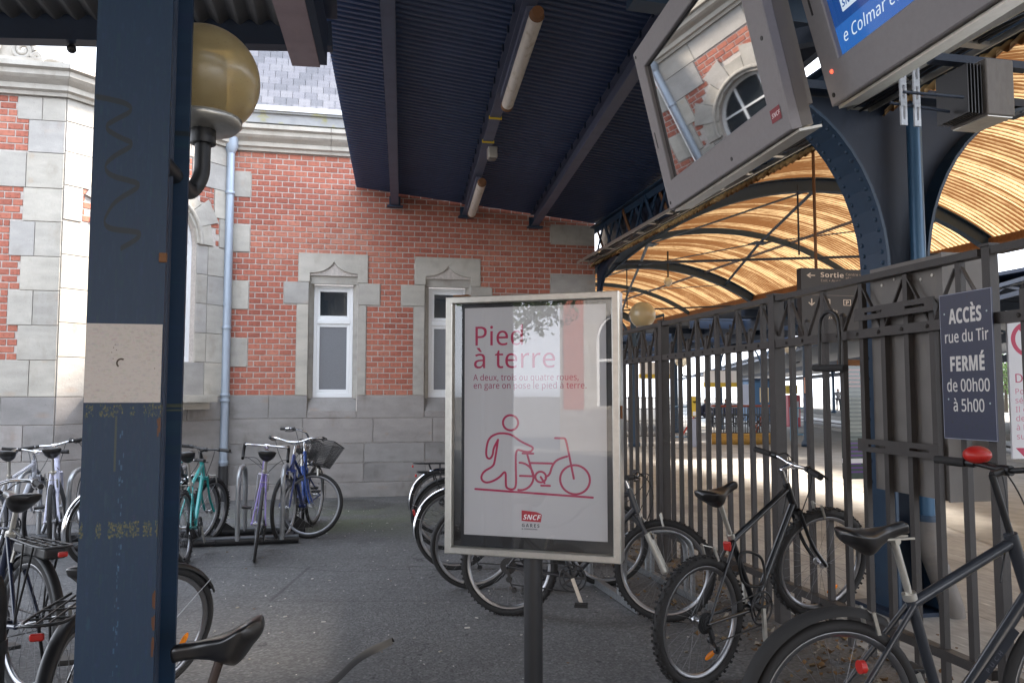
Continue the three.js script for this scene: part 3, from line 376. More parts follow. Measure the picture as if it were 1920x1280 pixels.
// ---------------------------------------------------------------- blue pillar
const PX0 = -.733, PX1 = -.526, PZ = -2.45;
{
  const p = thing('blue_pillar', 'dark blue painted steel pillar with a cream paint band and scrawled line', 'pillar', V((PX0 + PX1) / 2, 0, PZ - .115)); const w = PX1 - PX0;
  const front = canvasTex(512, 2048, (c, W, H) => { // covers y 0 .. 3.4 m
    const Y = (y) => H * (1 - y / 3.4); c.fillStyle = '#17364e'; c.fillRect(0, 0, W, H); const r = RNG(4);
    for (let i = 0; i < 5000; i++) { const a = r(); c.fillStyle = `rgba(${20 + 90 * r()},${40 + 70 * r()},${60 + 60 * r()},${.05 + .08 * a})`; c.fillRect(r() * W, r() * H, 2 + 26 * r() * r(), 2 + 40 * r() * r()); }
    c.lineCap = 'round'; c.strokeStyle = 'rgba(40,42,44,.9)'; c.lineWidth = 10; c.beginPath();
    const px = (x, y) => [(x - 175) / 145 * W, Y(onZ(x, y, PZ).y)], pts = [[178, 181], [205, 186], [238, 194], [250, 207], [220, 222], [192, 238], [225, 258], [258, 270], [215, 292], [196, 312], [210, 330], [252, 340], [272, 348], [222, 375], [206, 400], [200, 418], [212, 430], [262, 434], [274, 440], [255, 455], [215, 476]];
    pts.forEach((q, i) => { const [x, y] = px(...q); if (!i) c.moveTo(x, y); else { const [x0, y0] = px(...pts[i - 1]); c.quadraticCurveTo(x0, y0, (x + x0) / 2, (y + y0) / 2); } }); c.stroke();
    
    const rag = (y0, y1, n) => { for (let i = 0; i < n; i++) { const x = r() * W, q = r(); if (vnoise(x / 40, y0 * 9, 2) < .4) continue; c.fillStyle = q < .6 ? `rgba(120,98,62,${.4 + .4 * r()})` : `rgba(150,120,70,.7)`; c.fillRect(x, Y(y0 + (y1 - y0) * r()), 3 + 9 * r(), 1 + 4 * r()); } };
    rag(1.440, 1.475, 260); rag(1.10, 1.143, 620);
    c.fillStyle = 'rgba(110,92,66,.7)'; c.fillRect(W * .41, Y(1.44), 14, 95); for (let i = 0; i < 60; i++) { c.fillStyle = 'rgba(150,170,190,.35)'; c.fillRect(W * .5 + (r() - .5) * 30, Y(1.4 - r() * 1.0), 3 + 10 * r(), 2 + 7 * r()); }
    for (const y of [.93, .86, .80, 1.42]) { c.fillStyle = '#7a3c1c'; for (let i = 0; i < 14; i++) c.fillRect(W - 24 * r() * r() - 10, Y(y + .03 * (r() - .5)), 8 + 10 * r(), 4 + 12 * r()); }
  });
  const g = join([box(-w / 2, w / 2, 0, 4.9, .095, .115), box(-.009, .009, 0, 4.9, -.175, .095), box(-w / 2, w / 2, 0, 4.9, -.195, -.175)]), uv = g.attributes.uv, po = g.attributes.position, no = g.attributes.normal;
  for (let i = 0; i < uv.count; i++) if (no.getZ(i) > .7 && po.getZ(i) > .1) uv.setXY(i, po.getX(i) / w + .5, po.getY(i) / 3.4); else uv.setXY(i, .06 + .3 * Math.abs(po.getZ(i) + .1), po.getY(i) / 3.4);
  obj('shaft', g, mat([.46, .62, .72], .5, 0, { map: front, bumpMap: bumpTex, bumpScale: .001 }), p);
  const label = canvasTex(512, 540, (c, W, H) => { c.fillStyle = '#b7aea6'; c.fillRect(0, 0, W, H); const r = RNG(8); for (let i = 0; i < 1600; i++) { c.fillStyle = `rgba(${120 + 60 * r()},${110 + 55 * r()},${105 + 50 * r()},.10)`; c.fillRect(r() * W, r() * H, 30 * r(), 16 * r()); }
    c.strokeStyle = '#3b2c1e'; c.lineWidth = 11; c.beginPath(); c.arc(W * .47, H * .50, 28, 2.2, 5.3); c.stroke(); for (const [x, y] of [[.36, .30], [.40, .33], [.34, .36], [.36, .44], [.9, .56], [.38, .26]]) { c.fillStyle = '#4c4038'; c.fillRect(W * x, H * y, 5, 6); } });
  const lb = box(-w / 2 + .002, w / 2 - .002, 1.478, 1.704, .116, .120), lu = lb.attributes.uv, lp = lb.attributes.position; for (let i = 0; i < lu.count; i++) lu.setXY(i, lp.getX(i) / w + .5, (lp.getY(i) - 1.478) / .226);
  obj('cream_band', lb, mat([1, 1, 1], .75, 0, { map: label }), p);
  obj('conduit', [bar(V(w / 2 - .05, .0, -.10), V(w / 2 - .05, 4.5, -.10), .02, 12)], M.blueDark, p);
  obj('clip', rbox(.022, .028, .012, .003).translate(w / 2 - .006, 1.90, .118), M.rust, p);
  const gp = onD(383, 150, 2.9), lamp = thing('globe_lamp', 'large amber glass globe lamp on a curved black arm beside the blue pillar', 'lamp', gp);
  obj('globe', [prep(new THREE.SphereGeometry(.196, 40, 28, 0, Math.PI * 2, 0, Math.PI * .80))], mat([.62, .49, .25], .3, 0, { transmission: .52, clearcoat: .4, clearcoatRoughness: .15, map: rep(tex(512, 256, (u, v, o) => { const n = fbm(u * 14, v * 10, 5, 1), s = vnoise(u * 200, v * 130, 3) > .9 ? .8 : 1; o[0] = (.9 + .25 * (n - .5)) * s; o[1] = (.9 + .3 * (n - .5)) * s; o[2] = (.9 + .4 * (n - .5)) * s; }), 1) }), lamp);
  obj('lamp_tube', [bar(V(0, -.15, 0), V(0, .08, 0), .078, 24)], mat([.36, .33, .26], .6), lamp);
  obj('collar', lathe([[0, -.19], [.115, -.185], [.135, -.165], [.135, -.145], [.118, -.14], [0, -.14]], 32), M.alu, lamp);
  const toP = V(PX1 - .05, gp.y - .43, PZ - .12).sub(gp);
  obj('arm', [tube([V(0, -.18, 0), V(0, -.28, 0), V(-.004, -.36, 0), V(-.03, -.42, .02), toP.clone().lerp(V(-.03, -.43, .02), .5), toP], .028, 40, 14), lathe([[.03, -.03], [.045, -.03], [.045, .03], [.03, .03]], 16).translate(0, -.21, 0)], M.black, lamp);
}
// ---------------------------------------------------------------- monitors
{
  const D = ray(784, 709).normalize();
  function monitor(name, label, c1, c2, cR, dist, len, hgt, draw, emissive) {
    const r1 = ray(...c1), r2 = ray(...c2), m = new THREE.Vector3().crossVectors(r1, r2), Vv = new THREE.Vector3().crossVectors(m, D).normalize(); if (Vv.y < 0) Vv.negate();
    const BL = EYE.clone().addScaledVector(r2, dist), n = new THREE.Vector3().crossVectors(Vv, D).normalize(); // n = out of the face
    if (n.x > 0) n.negate();
    const X = D.clone().negate(), Z = n, Y = new THREE.Vector3().crossVectors(Z, X);
    const t = thing(name, label, 'monitor', null, 'information monitors above the fence'); t.position.copy(BL); t.quaternion.setFromRotationMatrix(new THREE.Matrix4().makeBasis(X, Y, Z));
    const B = .105, Bb = .125, sh = poly([[0, 0], [len, 0], [len, hgt], [0, hgt]]); sh.holes.push(poly([[B, Bb], [len - B * 1.2, Bb], [len - B * 1.2, hgt - B], [B, hgt - B]]));
    const f = extr(sh, .03, .004); f.translate(0, 0, -.03); obj('bezel', uvBox(f), M.monitor, t);
    obj('housing', box(.004, len - .004, .004, hgt - .004, -.075, -.034), M.panel, t); obj('back_box', box(.12, len - .12, .10, hgt - .06, -.16, -.076), M.panel, t);
    const sc = box(B - .004, len - B * 1.2 + .004, Bb - .004, hgt - B + .004, -.033, -.014);
    if (emissive) { const u = sc.attributes.uv, p = sc.attributes.position; for (let i = 0; i < u.count; i++) u.setXY(i, (p.getX(i) - B) / (len - 2.2 * B), (p.getY(i) - Bb) / (hgt - B - Bb)); obj('screen', sc, mat([.01, .02, .04], .12, 0, { emissive: new THREE.Color(1, 1, 1), emissiveMap: canvasTex(1024, 620, draw), emissiveIntensity: .22 }), t); }
    else obj('screen', sc, mat([.016, .017, .018], .02, 0, { clearcoat: 1, clearcoatRoughness: .02, ior: 2.4 }), t);
    obj('underside_rail', [box(0, len, -.012, -.003, -.10, -.02)], M.alu, t);
    const logo = canvasTex(128, 96, (c, W, H) => { c.fillStyle = '#8b2a35'; c.fillRect(0, 0, W, H); c.fillStyle = '#e8d8d8'; c.font = 'italic bold 44px sans-serif'; c.textAlign = 'center'; c.fillText('SNCF', W / 2, 62); });
    const lg = new THREE.PlaneGeometry(.07, .045); lg.translate(len - .075, .075, .006); obj('logo_plate', lg, mat([1, 1, 1], .5, 0, { map: logo }), t);
    each('screw', [[.03, .03], [len * .62, .035], [.03, hgt - .03], [len - .05, hgt * .42]].map(([x, y]) => bar(V(x, y, .0), V(x, y, .006), .008, 8)), M.black, t);
    each('grip_slot', [box(.035, .045, hgt * .38, hgt * .48, .002, .005), box(len - .075, len - .06, hgt * .62, hgt * .8, .002, .005)], M.black, t);
    obj('mount', [beam(V(len * .25, hgt * .5, -.17), V(len * .25, hgt * .5, -.42), .06, .06), beam(V(len * .75, hgt * .5, -.17), V(len * .75, hgt * .5, -.42), .06, .06), beam(V(.1, hgt * .5, -.40), V(len - .1, hgt * .5, -.40), .05, .08), bar(V(len * .25, hgt * .5, -.40), V(len * .25, hgt * .5 + 2.2, -.15), .025, 10), bar(V(len * .75, hgt * .5, -.40), V(len * .75, hgt * .5 + 2.2, -.15), .025, 10)], M.blueDark, t);
    return t;
  }
  monitor('information_monitor', 'grey framed station monitor whose dark screen mirrors the building', [1188, 101], [1258, 394], [1488, 241], 3.8, 1.25, .778, null, false);
  const t2 = monitor('information_monitor', 'grey framed station monitor with a lit blue departure list', [1504, 0], [1562, 200], [1893, 0], 2.6, 1.25, .778, (c, W, H) => {
    c.fillStyle = '#1d4f96'; c.fillRect(0, 0, W, H); for (let i = 0; i < 6; i++) { c.fillStyle = i % 2 ? '#2a66b4' : '#174487'; c.fillRect(0, i * H / 6, W, H / 6); }
    c.fillStyle = '#dfe9f6'; c.font = '46px sans-serif'; const rows = [['TER', '832359'], ['TER', '832321'], ['SNCF', 'et Metzeral']];
    for (let i = 0; i < 5; i++) { const y = H - 40 - i * 100; if (i) { c.fillStyle = '#cfdcec'; c.beginPath(); c.moveTo(60, y - 44); c.lineTo(150, y - 44); c.lineTo(140, y + 6); c.lineTo(60, y + 6); c.fill(); c.fillStyle = '#1d4f96'; c.font = 'italic bold 34px sans-serif'; c.fillText('SNCF', 64, y - 8); c.fillStyle = '#dfe9f6'; c.font = '46px sans-serif'; c.fillText(i === 1 ? 'TER   832321' : 'TER   832359', 190, y); } else { c.fillStyle = '#dfe9f6'; c.font = 'italic 56px sans-serif'; c.fillText('e Colmar et Metzeral', 24, y); } }
  }, true);
  obj('power_light', sphere(.007, .055, .10, .004, 10, 8), mat([.4, .03, .02], .4, 0, { emissive: new THREE.Color(1, .1, .05), emissiveIntensity: .6 }), t2);
}
// ---------------------------------------------------------------- platform hall: column, girder, vault
const GX = 3.85, VC = { x: 7.938, y: -.886, r: 5.985 }, vy = (x, dr = 0) => VC.y + Math.sqrt((VC.r + dr) ** 2 - (x - VC.x) ** 2), VX1 = 11.1;
{
  // translucent vault
  const P = .1, seg = 6, z0 = -46, z1 = -.6, n = Math.round((z1 - z0) / P) * seg, na = 22, pos = new Float32Array((n + 1) * (na + 1) * 3), uv = new Float32Array((n + 1) * (na + 1) * 2), idx = [];
  const a0 = Math.atan2(vy(GX - .02) - VC.y, GX - .02 - VC.x), a1 = Math.atan2(vy(VX1) - VC.y, VX1 - VC.x);
  for (let i = 0; i <= n; i++) for (let j = 0; j <= na; j++) { const k = i * (na + 1) + j, a = a0 + (a1 - a0) * j / na, R = VC.r + .085 + .022 * Math.sin(i / seg * 2 * Math.PI), z = z0 + i * P / seg; pos.set([VC.x + R * Math.cos(a), VC.y + R * Math.sin(a), z], k * 3); uv.set([z / 4, (a0 - a) * VC.r / 4], k * 2); if (i < n && j < na) idx.push(k, k + 1, k + na + 1, k + 1, k + na + 2, k + na + 1); }
  const g = new THREE.BufferGeometry(); g.setAttribute('position', new THREE.BufferAttribute(pos, 3)); g.setAttribute('uv', new THREE.BufferAttribute(uv, 2)); g.setIndex(idx); g.computeVertexNormals();
  const map = tex(2048, 512, (u, v, o) => { // dirt lodged in the furrows, weathered resin
    const c = u * 4 / P, ph = c - Math.floor(c), id = Math.floor(c), fur = Math.pow(.5 + .5 * Math.cos((ph - .75) * 2 * Math.PI), 1.3), k = vnoise(id * 7.3 + .5, 1.5, 2), nv = fbm(id * 3.7, v * 10 + k * 9, 4, 1), s = fbm(u * 300, v * 70, 3, 3), pt = fbm(u * 5, v * 3, 4, 4), d = Math.min(1, fur * (.70 + .6 * nv) + (k > .58 ? .2 + .4 * nv : 0) + Math.max(0, pt - .56) * .9 + .28 * (s - .5));
    const dd = Math.max(0, d); o[0] = .72 * (1 - dd) + .125 * dd; o[1] = .535 * (1 - dd) + .056 * dd; o[2] = .285 * (1 - dd) + .02 * dd; }); map.wrapS = THREE.RepeatWrapping;
  const hall = thing('vault_roof', 'arched roof of translucent yellow corrugated sheets on blue steel ribs', 'roof');
  obj('translucent_sheet', g, mat([1, 1, 1], 1, 0, { map, transmission: .36, specularIntensity: .2 }), hall);
  const arc = (r0, r1, w, z, A0 = a0, A1 = a1, m = 30) => { const gs = []; for (let i = 0; i < m; i++) { const p = A0 + (A1 - A0) * i / m, q = A0 + (A1 - A0) * (i + 1) / m, R = (r0 + r1) / 2; gs.push(beam(V(VC.x + R * Math.cos(p), VC.y + R * Math.sin(p), z), V(VC.x + R * Math.cos(q), VC.y + R * Math.sin(q), z), w, r1 - r0, V(Math.cos((p + q) / 2), Math.sin((p + q) / 2), 0))); } return gs; };
  for (const z of [-15.7, -24.2, -32]) obj('light_rib', [...arc(VC.r - .10, VC.r + .02, .05, z)], M.blue, hall);
  for (const z of [-11.75, -20, -28.5, -37]) {
    obj('rib', [...arc(VC.r - .17, VC.r + .02, .02, z), ...arc(VC.r - .19, VC.r - .168, .14, z), ...arc(VC.r + .022, VC.r + .042, .14, z)], M.blue, hall);
    if (z < -6) obj('tie_rod', [bar(V(GX, 3.55, z), V(VX1, 4.0, z), .022, 8), bar(V(VC.x - .6, vy(VC.x) - .1, z), V(VC.x - .6, 3.82, z), .016, 8)], M.blueDark, hall);
  }
  for (const x of [5.2, 9.6]) obj('purlin', beam(V(x, vy(x) - .0, z0), V(x, vy(x) - .0, -11.7), .035, .05), M.beamPaint, hall);
  // wind bracing crosses with gusset plates
  for (const [za, zb] of [[-11.75, -20], [-20, -28.5]]) for (const [xa, xb] of [[4.9, 7.7], [7.7, 10.2]]) {
    const A = V(xa, vy(xa) - .12, za), B = V(xb, vy(xb) - .12, zb), C = V(xa, vy(xa) - .12, zb), D = V(xb, vy(xb) - .12, za), m = V((xa + xb) / 2, vy((xa + xb) / 2) - .14, (za + zb) / 2);
    obj('wind_brace', [beam(A, m, .07, .012), beam(m, B, .07, .012), beam(C, m, .07, .012), beam(m, D, .07, .012)], M.blue, hall); obj('gusset', box(m.x - .19, m.x + .19, m.y - .012, m.y, m.z - .19, m.z + .19), M.blue, hall);
  }
  obj('eaves_beam', [beam(V(VX1, 4.17, z0), V(VX1, 4.17, z1), .14, .17), beam(V(VX1 - .1, 4.10, z0), V(VX1 - .1, 4.10, z1), .09, .05)], M.rust, hall);
  // lattice girder along the column line
  const gt = thing('lattice_girder', 'dark blue riveted lattice girder between canopy and vault', 'girder'), gy0 = 3.62, gy1 = 4.16;
  obj('lower_chord', [beam(V(GX, gy0, ZW + .02), V(GX, gy0, 0), .16, .02), beam(V(GX, gy0 + .05, ZW + .02), V(GX, gy0 + .05, 0), .015, .09)], M.blue, gt);
  obj('upper_chord', [beam(V(GX, gy1, ZW + .02), V(GX, gy1 + .02, 0), .16, .02), beam(V(GX, gy1 - .05, ZW + .02), V(GX, gy1 - .05, 0), .015, .09)], M.blue, gt);
  for (let z = ZW + .1, i = 0; z < -.5; z += .42, i++) obj('lattice_bar', beam(V(GX + (i % 2 ? .012 : -.012), gy0 + .02, z), V(GX + (i % 2 ? .012 : -.012), gy1 - .02, z + .40), .012, .06, V(0, 1, .5)), M.blue, gt), obj('lattice_bar', beam(V(GX - (i % 2 ? .012 : -.012), gy1 - .02, z), V(GX - (i % 2 ? .012 : -.012), gy0 + .02, z + .40), .012, .06, V(0, 1, .5)), i % 3 ? M.blue : M.rust, gt);
  obj('gutter_board', beam(V(GX + .11, gy0 + .33, ZW + .02), V(GX + .11, gy0 + .33, 0), .012, .62), M.blueDark, gt);
  // curved knee brace at the wall end
  { const s = new THREE.Shape(); s.moveTo(0, 0); s.lineTo(0, -1.15); s.quadraticCurveTo(.06, -.22, .95, -.02); s.lineTo(.95, 0); s.closePath(); const k = extr(s, .02); k.rotateY(-Math.PI / 2); k.translate(GX + .02, gy0 - .02, ZW + .12); obj('knee_plate', k, M.blueDark, gt);
    obj('knee_flange', tube([V(GX, gy0 - 1.15, ZW + .13), V(GX, gy0 - .62, ZW + .19), V(GX, gy0 - .26, ZW + .44), V(GX, gy0 - .05, ZW + 1.06)], .05, 20, 6), M.blueDark, gt); }
  // cable tray with rungs
  const ct = thing('cable_tray', 'pale metal cable ladder with loose cables under the lattice girder', 'cable tray'); const tx = GX - .26, ty = 3.56;
  for (const dx of [-.09, .09]) obj('side_rail', beam(V(tx + dx, ty, ZW + .2), V(tx + dx, ty, -.8), .012, .04), M.alu, ct);
  for (let z = ZW + .4; z < -1; z += .55) obj('rung', box(tx - .084, tx + .084, ty - .012, ty + .012, z - .03, z + .03), M.alu, ct);
  for (const [o, s] of [[-.04, 1], [.03, 2], [.0, 3]]) { const r = RNG(s), p = []; for (let z = ZW + .3; z < -1; z += .5) p.push(V(tx + o + (r() - .5) * .06, ty + .025 - .05 * r(), z)); obj('cable', tube(p, .012, 120, 6), M.black, ct); }
  each('hanger', [0, 1, 2, 3, 4].map((i) => bar(V(tx, ty, ZW + 1 + i * 2.3), V(GX - .02, gy0, ZW + 1 + i * 2.3), .012, 6)), M.blueDark, ct);
}
// riveted column with curved brackets on both sides
{
  const cz = -4.95, c = thing('riveted_column', 'dark blue riveted steel column flaring into curved brackets behind the fence', 'column', V(GX, 0, cz));
  const flange = (sg) => { const p = []; // centre line of a flange: straight shaft, then curving outwards
    for (let i = 0; i <= 8; i++) p.push([sg * .155, i / 8 * 2.35]); for (let i = 1; i <= 12; i++) { const a = i / 12 * Math.PI / 2 * .93; p.push([sg * (.155 + 1.05 * (1 - Math.cos(a))), 2.35 + 1.28 * Math.sin(a)]); } return p; };
  for (const sg of [-1, 1]) { const p = flange(sg), gs = []; for (let i = 0; i < p.length - 1; i++) gs.push(beam(V(p[i][0], p[i][1], 0), V(p[i + 1][0], p[i + 1][1], 0), .30, .022, V(1, 0, .001)));
    obj('flange', gs, M.blue, c); const rv = []; for (let i = 0; i < p.length; i++) { const q = p[i], nx = i > 8 ? p[i] : null; for (const z of [-.1, .1]) for (const k of [0, .5]) { const r = p[Math.min(p.length - 1, i + 1)], x = q[0] + (r[0] - q[0]) * k, y = q[1] + (r[1] - q[1]) * k, s = sphere(.017, 0, 0, 0, 8, 6); s.scale(.7, 1, 1); s.translate(x + sg * .012 * 0 - .012 * (sg < 0 ? 1 : -1), y, z); rv.push(s); } } obj('rivets', rv, M.blue, c); }
  const s = new THREE.Shape(), pl = flange(-1), pr = flange(1); pl.forEach((q, i) => i ? s.lineTo(...q) : s.moveTo(...q)); [...pr].reverse().forEach((q) => s.lineTo(...q)); s.closePath(); const w = extr(s, .02); w.translate(0, 0, -.01); obj('web', w, M.blueDark, c);
  obj('cap_beam', beam(V(-1.2, 3.66, 0), V(1.2, 3.66, 0), .26, .06), M.blueDark, c);
  obj('base_plate', box(-.26, .26, .008, .035, -.22, .22), M.blueDark, c);
  const d = thing('downpipe', 'blue rainwater downpipe with a bent grey foot beside the riveted column', 'pipe', V(GX + .06, 0, cz + .17));
  obj('pipe', bar(V(0, .62, 0), V(0, 3.55, 0), .05, 18), mat([.05, .12, .21], .3, .2), d); obj('collar', lathe([[.05, 0], [.066, 0], [.066, .08], [.05, .08]], 18).translate(0, .60, 0), M.blue, d); obj('foot', tube([V(0, .64, 0), V(0, .5, 0), V(.05, .3, .03), V(.12, .06, .06), V(.13, .0, .06)], .075, 20, 14), M.panel, d);
}
// box hung beside the column
{
  const p = onD(1840, 180, 4.2), b = thing('speaker_box', 'grey finned metal box hanging beside the riveted column', 'box', p);
  obj('case', rbox(.17, .30, .26, .01), M.panel, b); obj('front', box(-.075, .075, -.155, -.150, -.12, .12), M.alu, b);
  for (let i = 0; i < 5; i++) obj('fin', box(-.10 - i * .02, -.095 - i * .02, -.14, .12, -.11, .11), M.rackTube, b);
  obj('bracket', [bar(V(-.2, -.1, 0), V(-.55, -.08, 0), .008), bar(V(-.2, -.06, .1), V(-.55, -.06, .1), .008), beam(V(0, .15, 0), V(0, .75, 0), .05, .05), beam(V(-.3, .18, 0), V(.3, .18, 0), .06, .04)], M.blueDark, b);
  const q = onD(1705, 180, 4.1), h = thing('slotted_hanger', 'pair of slotted steel channels hanging from the bracket of the riveted column', 'bracket', q);
  for (const dx of [-.04, .04]) { const sh = poly([[-.018, -.16], [.018, -.16], [.018, .35], [-.018, .35]]); for (let i = 0; i < 4; i++) sh.holes.push(poly([[-.006, -.13 + i * .11], [.006, -.13 + i * .11], [.006, -.06 + i * .11], [-.006, -.06 + i * .11]])); const g = extr(sh, .012); g.translate(dx, 0, 0); obj('channel', g, M.galv, h); }
  obj('clamp', box(-.09, .09, .33, .36, -.03, .04), M.galv, h);
}
// ---------------------------------------------------------------- bar fence
const FX = 2.84;
{
  const f = thing('bar_fence', 'dark brown steel bar fence with a frieze of V braces', 'fence'); const posts = [-1.05, -3.02, -4.845, -6.79, -8.735, -10.68], sp = 1.945 / 11;
  for (const z of posts) { const h = z > -4 ? .023 : .038; obj('post', [box(FX - h, FX + h, 0, 2.17, z - h, z + h), box(FX - h - .007, FX + h + .007, 2.17, 2.182, z - h - .007, z + h + .007)], M.fence, f); }
  const bg = box(-.015, .015, 0, 1, -.017, .017);
  const ends = [...posts, ZW + .06];
  for (let i = 0; i < ends.length - 1; i++) {
    const zA = ends[i], zB = ends[i + 1];
    obj('top_rail', [box(FX - .03, FX + .03, 2.13, 2.165, zB + .039, zA - .039)], M.fence, f); obj('frieze_rail', [box(FX - .035, FX + .02, 1.815, 1.865, zB + .046, zA - .046)], M.fence, f); obj('bottom_rail', [box(FX - .035, FX + .02, .24, .285, zB + .046, zA - .046)], M.fence, f);
    const nb = Math.max(1, Math.round((zA - zB) / sp)), sq = (zA - zB) / nb, n = nb - 1;
    for (let k = 1; k <= n; k++) { const z = zA - k * sq, tall = k % 2, m = new THREE.Mesh(bg, M.fence); m.name = 'bar'; m.castShadow = m.receiveShadow = true; m.position.set(FX + .004, .07, z); m.scale.y = (tall ? 2.125 : 1.955) - .07; f.add(m); if (!tall) obj('bar_tip', at(prep(new THREE.CylinderGeometry(.010, .0225, .022, 4)), FX + .004, 1.966, z, Math.PI / 4), M.fence, f);
      obj('rivet', sphere(.011, FX - .036, 1.84, z, 8, 6), M.fence, f);
      for (const sg of [-1, 1]) { const zt = z + sg * sq; if (tall) obj('brace', beam(V(FX - .004, 2.10, z + sg * .02), V(FX - .004, 1.87, zt - sg * .02), .008, .019, V(1, 0, 0)), M.fence, f); } }
  }
  // panel box fixed behind the bars with slotted straps
  const z0 = -3.90, z1 = -3.36; const p = thing('sign_cabinet', 'brown sheet metal cabinet fixed behind the fence bars beside the blue sign', 'cabinet');
  obj('sheet', [box(FX + .034, FX + .27, .985, 2.20, z0, z1)], M.panel, p); obj('side', [box(FX + .03, FX + .272, .98, 2.205, z1, z1 + .012)], M.panel, p);
  for (const y of [1.945, 1.225]) { const sh = poly([[z0 - .03, -.035], [z1 + .04, -.035], [z1 + .04, .035], [z0 - .03, .035]]); for (const a of [.06, .38]) sh.holes.push(poly([[z0 + a, -.007], [z0 + a + .14, -.007], [z0 + a + .14, .007], [z0 + a, .007]])); const g = extr(sh, .012); g.rotateY(-Math.PI / 2); g.translate(FX - .04, y, 0); obj('strap', uvBox(g), M.fence, p); }
  each('screw', [[2.1, -3.8], [2.12, -3.7], [2.09, -3.5], [2.1, -3.42], [1.3, -3.42], [1.06, -3.42]].map(([y, z]) => bar(V(FX + .03, y, z), V(FX + .036, y, z), .008, 8)), M.alu, p);
  // blue access sign
  const s = thing('access_sign', 'dark blue sign reading ACCÈS rue du Tir FERMÉ de 00h00 à 5h00', 'sign', V(FX - .055, 1.635, -3.11)), SW = .315, SH = .68;
  const t = canvasTex(512, 1100, (c, W, H) => { c.fillStyle = '#262c44'; c.fillRect(0, 0, W, H); const r = RNG(2); for (let i = 0; i < 900; i++) { c.fillStyle = `rgba(${70 * r()},${75 * r()},${100 * r()},.12)`; c.fillRect(r() * W, r() * H, 20 * r(), 20 * r()); } c.strokeStyle = '#8f93a0'; c.lineWidth = 5; c.strokeRect(4, 4, W - 8, H - 8);
    c.fillStyle = '#c9c6c2'; c.textAlign = 'center'; const line = (s, y, px, w, bold) => { c.save(); c.font = `${bold ? 'bold ' : ''}${px}px sans-serif`; const m = c.measureText(s).width; c.translate(W / 2, y); c.scale(w / m, 1); c.lineWidth = bold ? 5 : 3; c.strokeStyle = '#c9c6c2'; c.strokeText(s, 0, 0); c.fillText(s, 0, 0); c.restore(); };
    line('ACCÈS', 228, 150, 320, true); line('rue du Tir', 372, 118, 430, false); line('FERMÉ', 588, 150, 345, true); line('de 00h00', 742, 126, 420, false); line('à 5h00', 890, 126, 305, false);
    c.fillStyle = '#9aa'; for (const [x, y] of [[50, 150], [462, 165], [60, 800], [458, 830]]) { c.beginPath(); c.arc(x, y, 8, 0, 7); c.fill(); } });
  const pl = box(-SW / 2, SW / 2, -SH / 2, SH / 2, 0, .006), u = pl.attributes.uv, q = pl.attributes.position; for (let i = 0; i < u.count; i++) u.setXY(i, q.getX(i) / SW + .5, q.getY(i) / SH + .5);
  obj('plate', pl, mat([1, 1, 1], .4, 0, { map: t }), s); s.rotation.y = -Math.PI / 2; s.rotation.z = .004;
}
// white notice beyond the fence, cut by the picture edge
{
  const p = onD(1900, 580, 3.7), q = onD(1900, 860, 3.7), H = p.y - q.y, W = .34, s = thing('safety_notice', 'white safety notice with a red prohibition ring behind the fence', 'sign', q);
  const t = canvasTex(420, 1024, (c, w, h) => { c.fillStyle = '#d6d4d6'; c.fillRect(0, 0, w, h); c.strokeStyle = '#b8284e'; c.lineWidth = 26; c.beginPath(); c.arc(150, 200, 118, 0, 7); c.stroke(); c.beginPath(); c.moveTo(70, 115); c.lineTo(232, 285); c.stroke(); c.fillStyle = '#b23a5c'; c.font = '84px sans-serif'; c.fillText('Da', 28, 500); c.fillStyle = '#c77a90'; c.font = '52px sans-serif'; ['Pou', 'séc', 'Il e', 'de', 'à b', 'sur'].forEach((l, i) => c.fillText(l, 28, 580 + i * 62)); c.fillStyle = '#b8284e'; c.beginPath(); c.moveTo(20, 950); c.lineTo(70, 950); c.lineTo(130, 1024); c.lineTo(80, 1024); c.fill(); });
  const g = box(0, W, 0, H, -.012, 0), u = g.attributes.uv, a = g.attributes.position; for (let i = 0; i < u.count; i++) u.setXY(i, a.getX(i) / W, a.getY(i) / H); obj('plate', g, mat([1, 1, 1], .5, 0, { map: t }), s); obj('post', [bar(V(W * .5, -q.y, -.04), V(W * .5, H, -.04), .03, 12)], M.yellow, s); s.rotation.y = -.15;
}
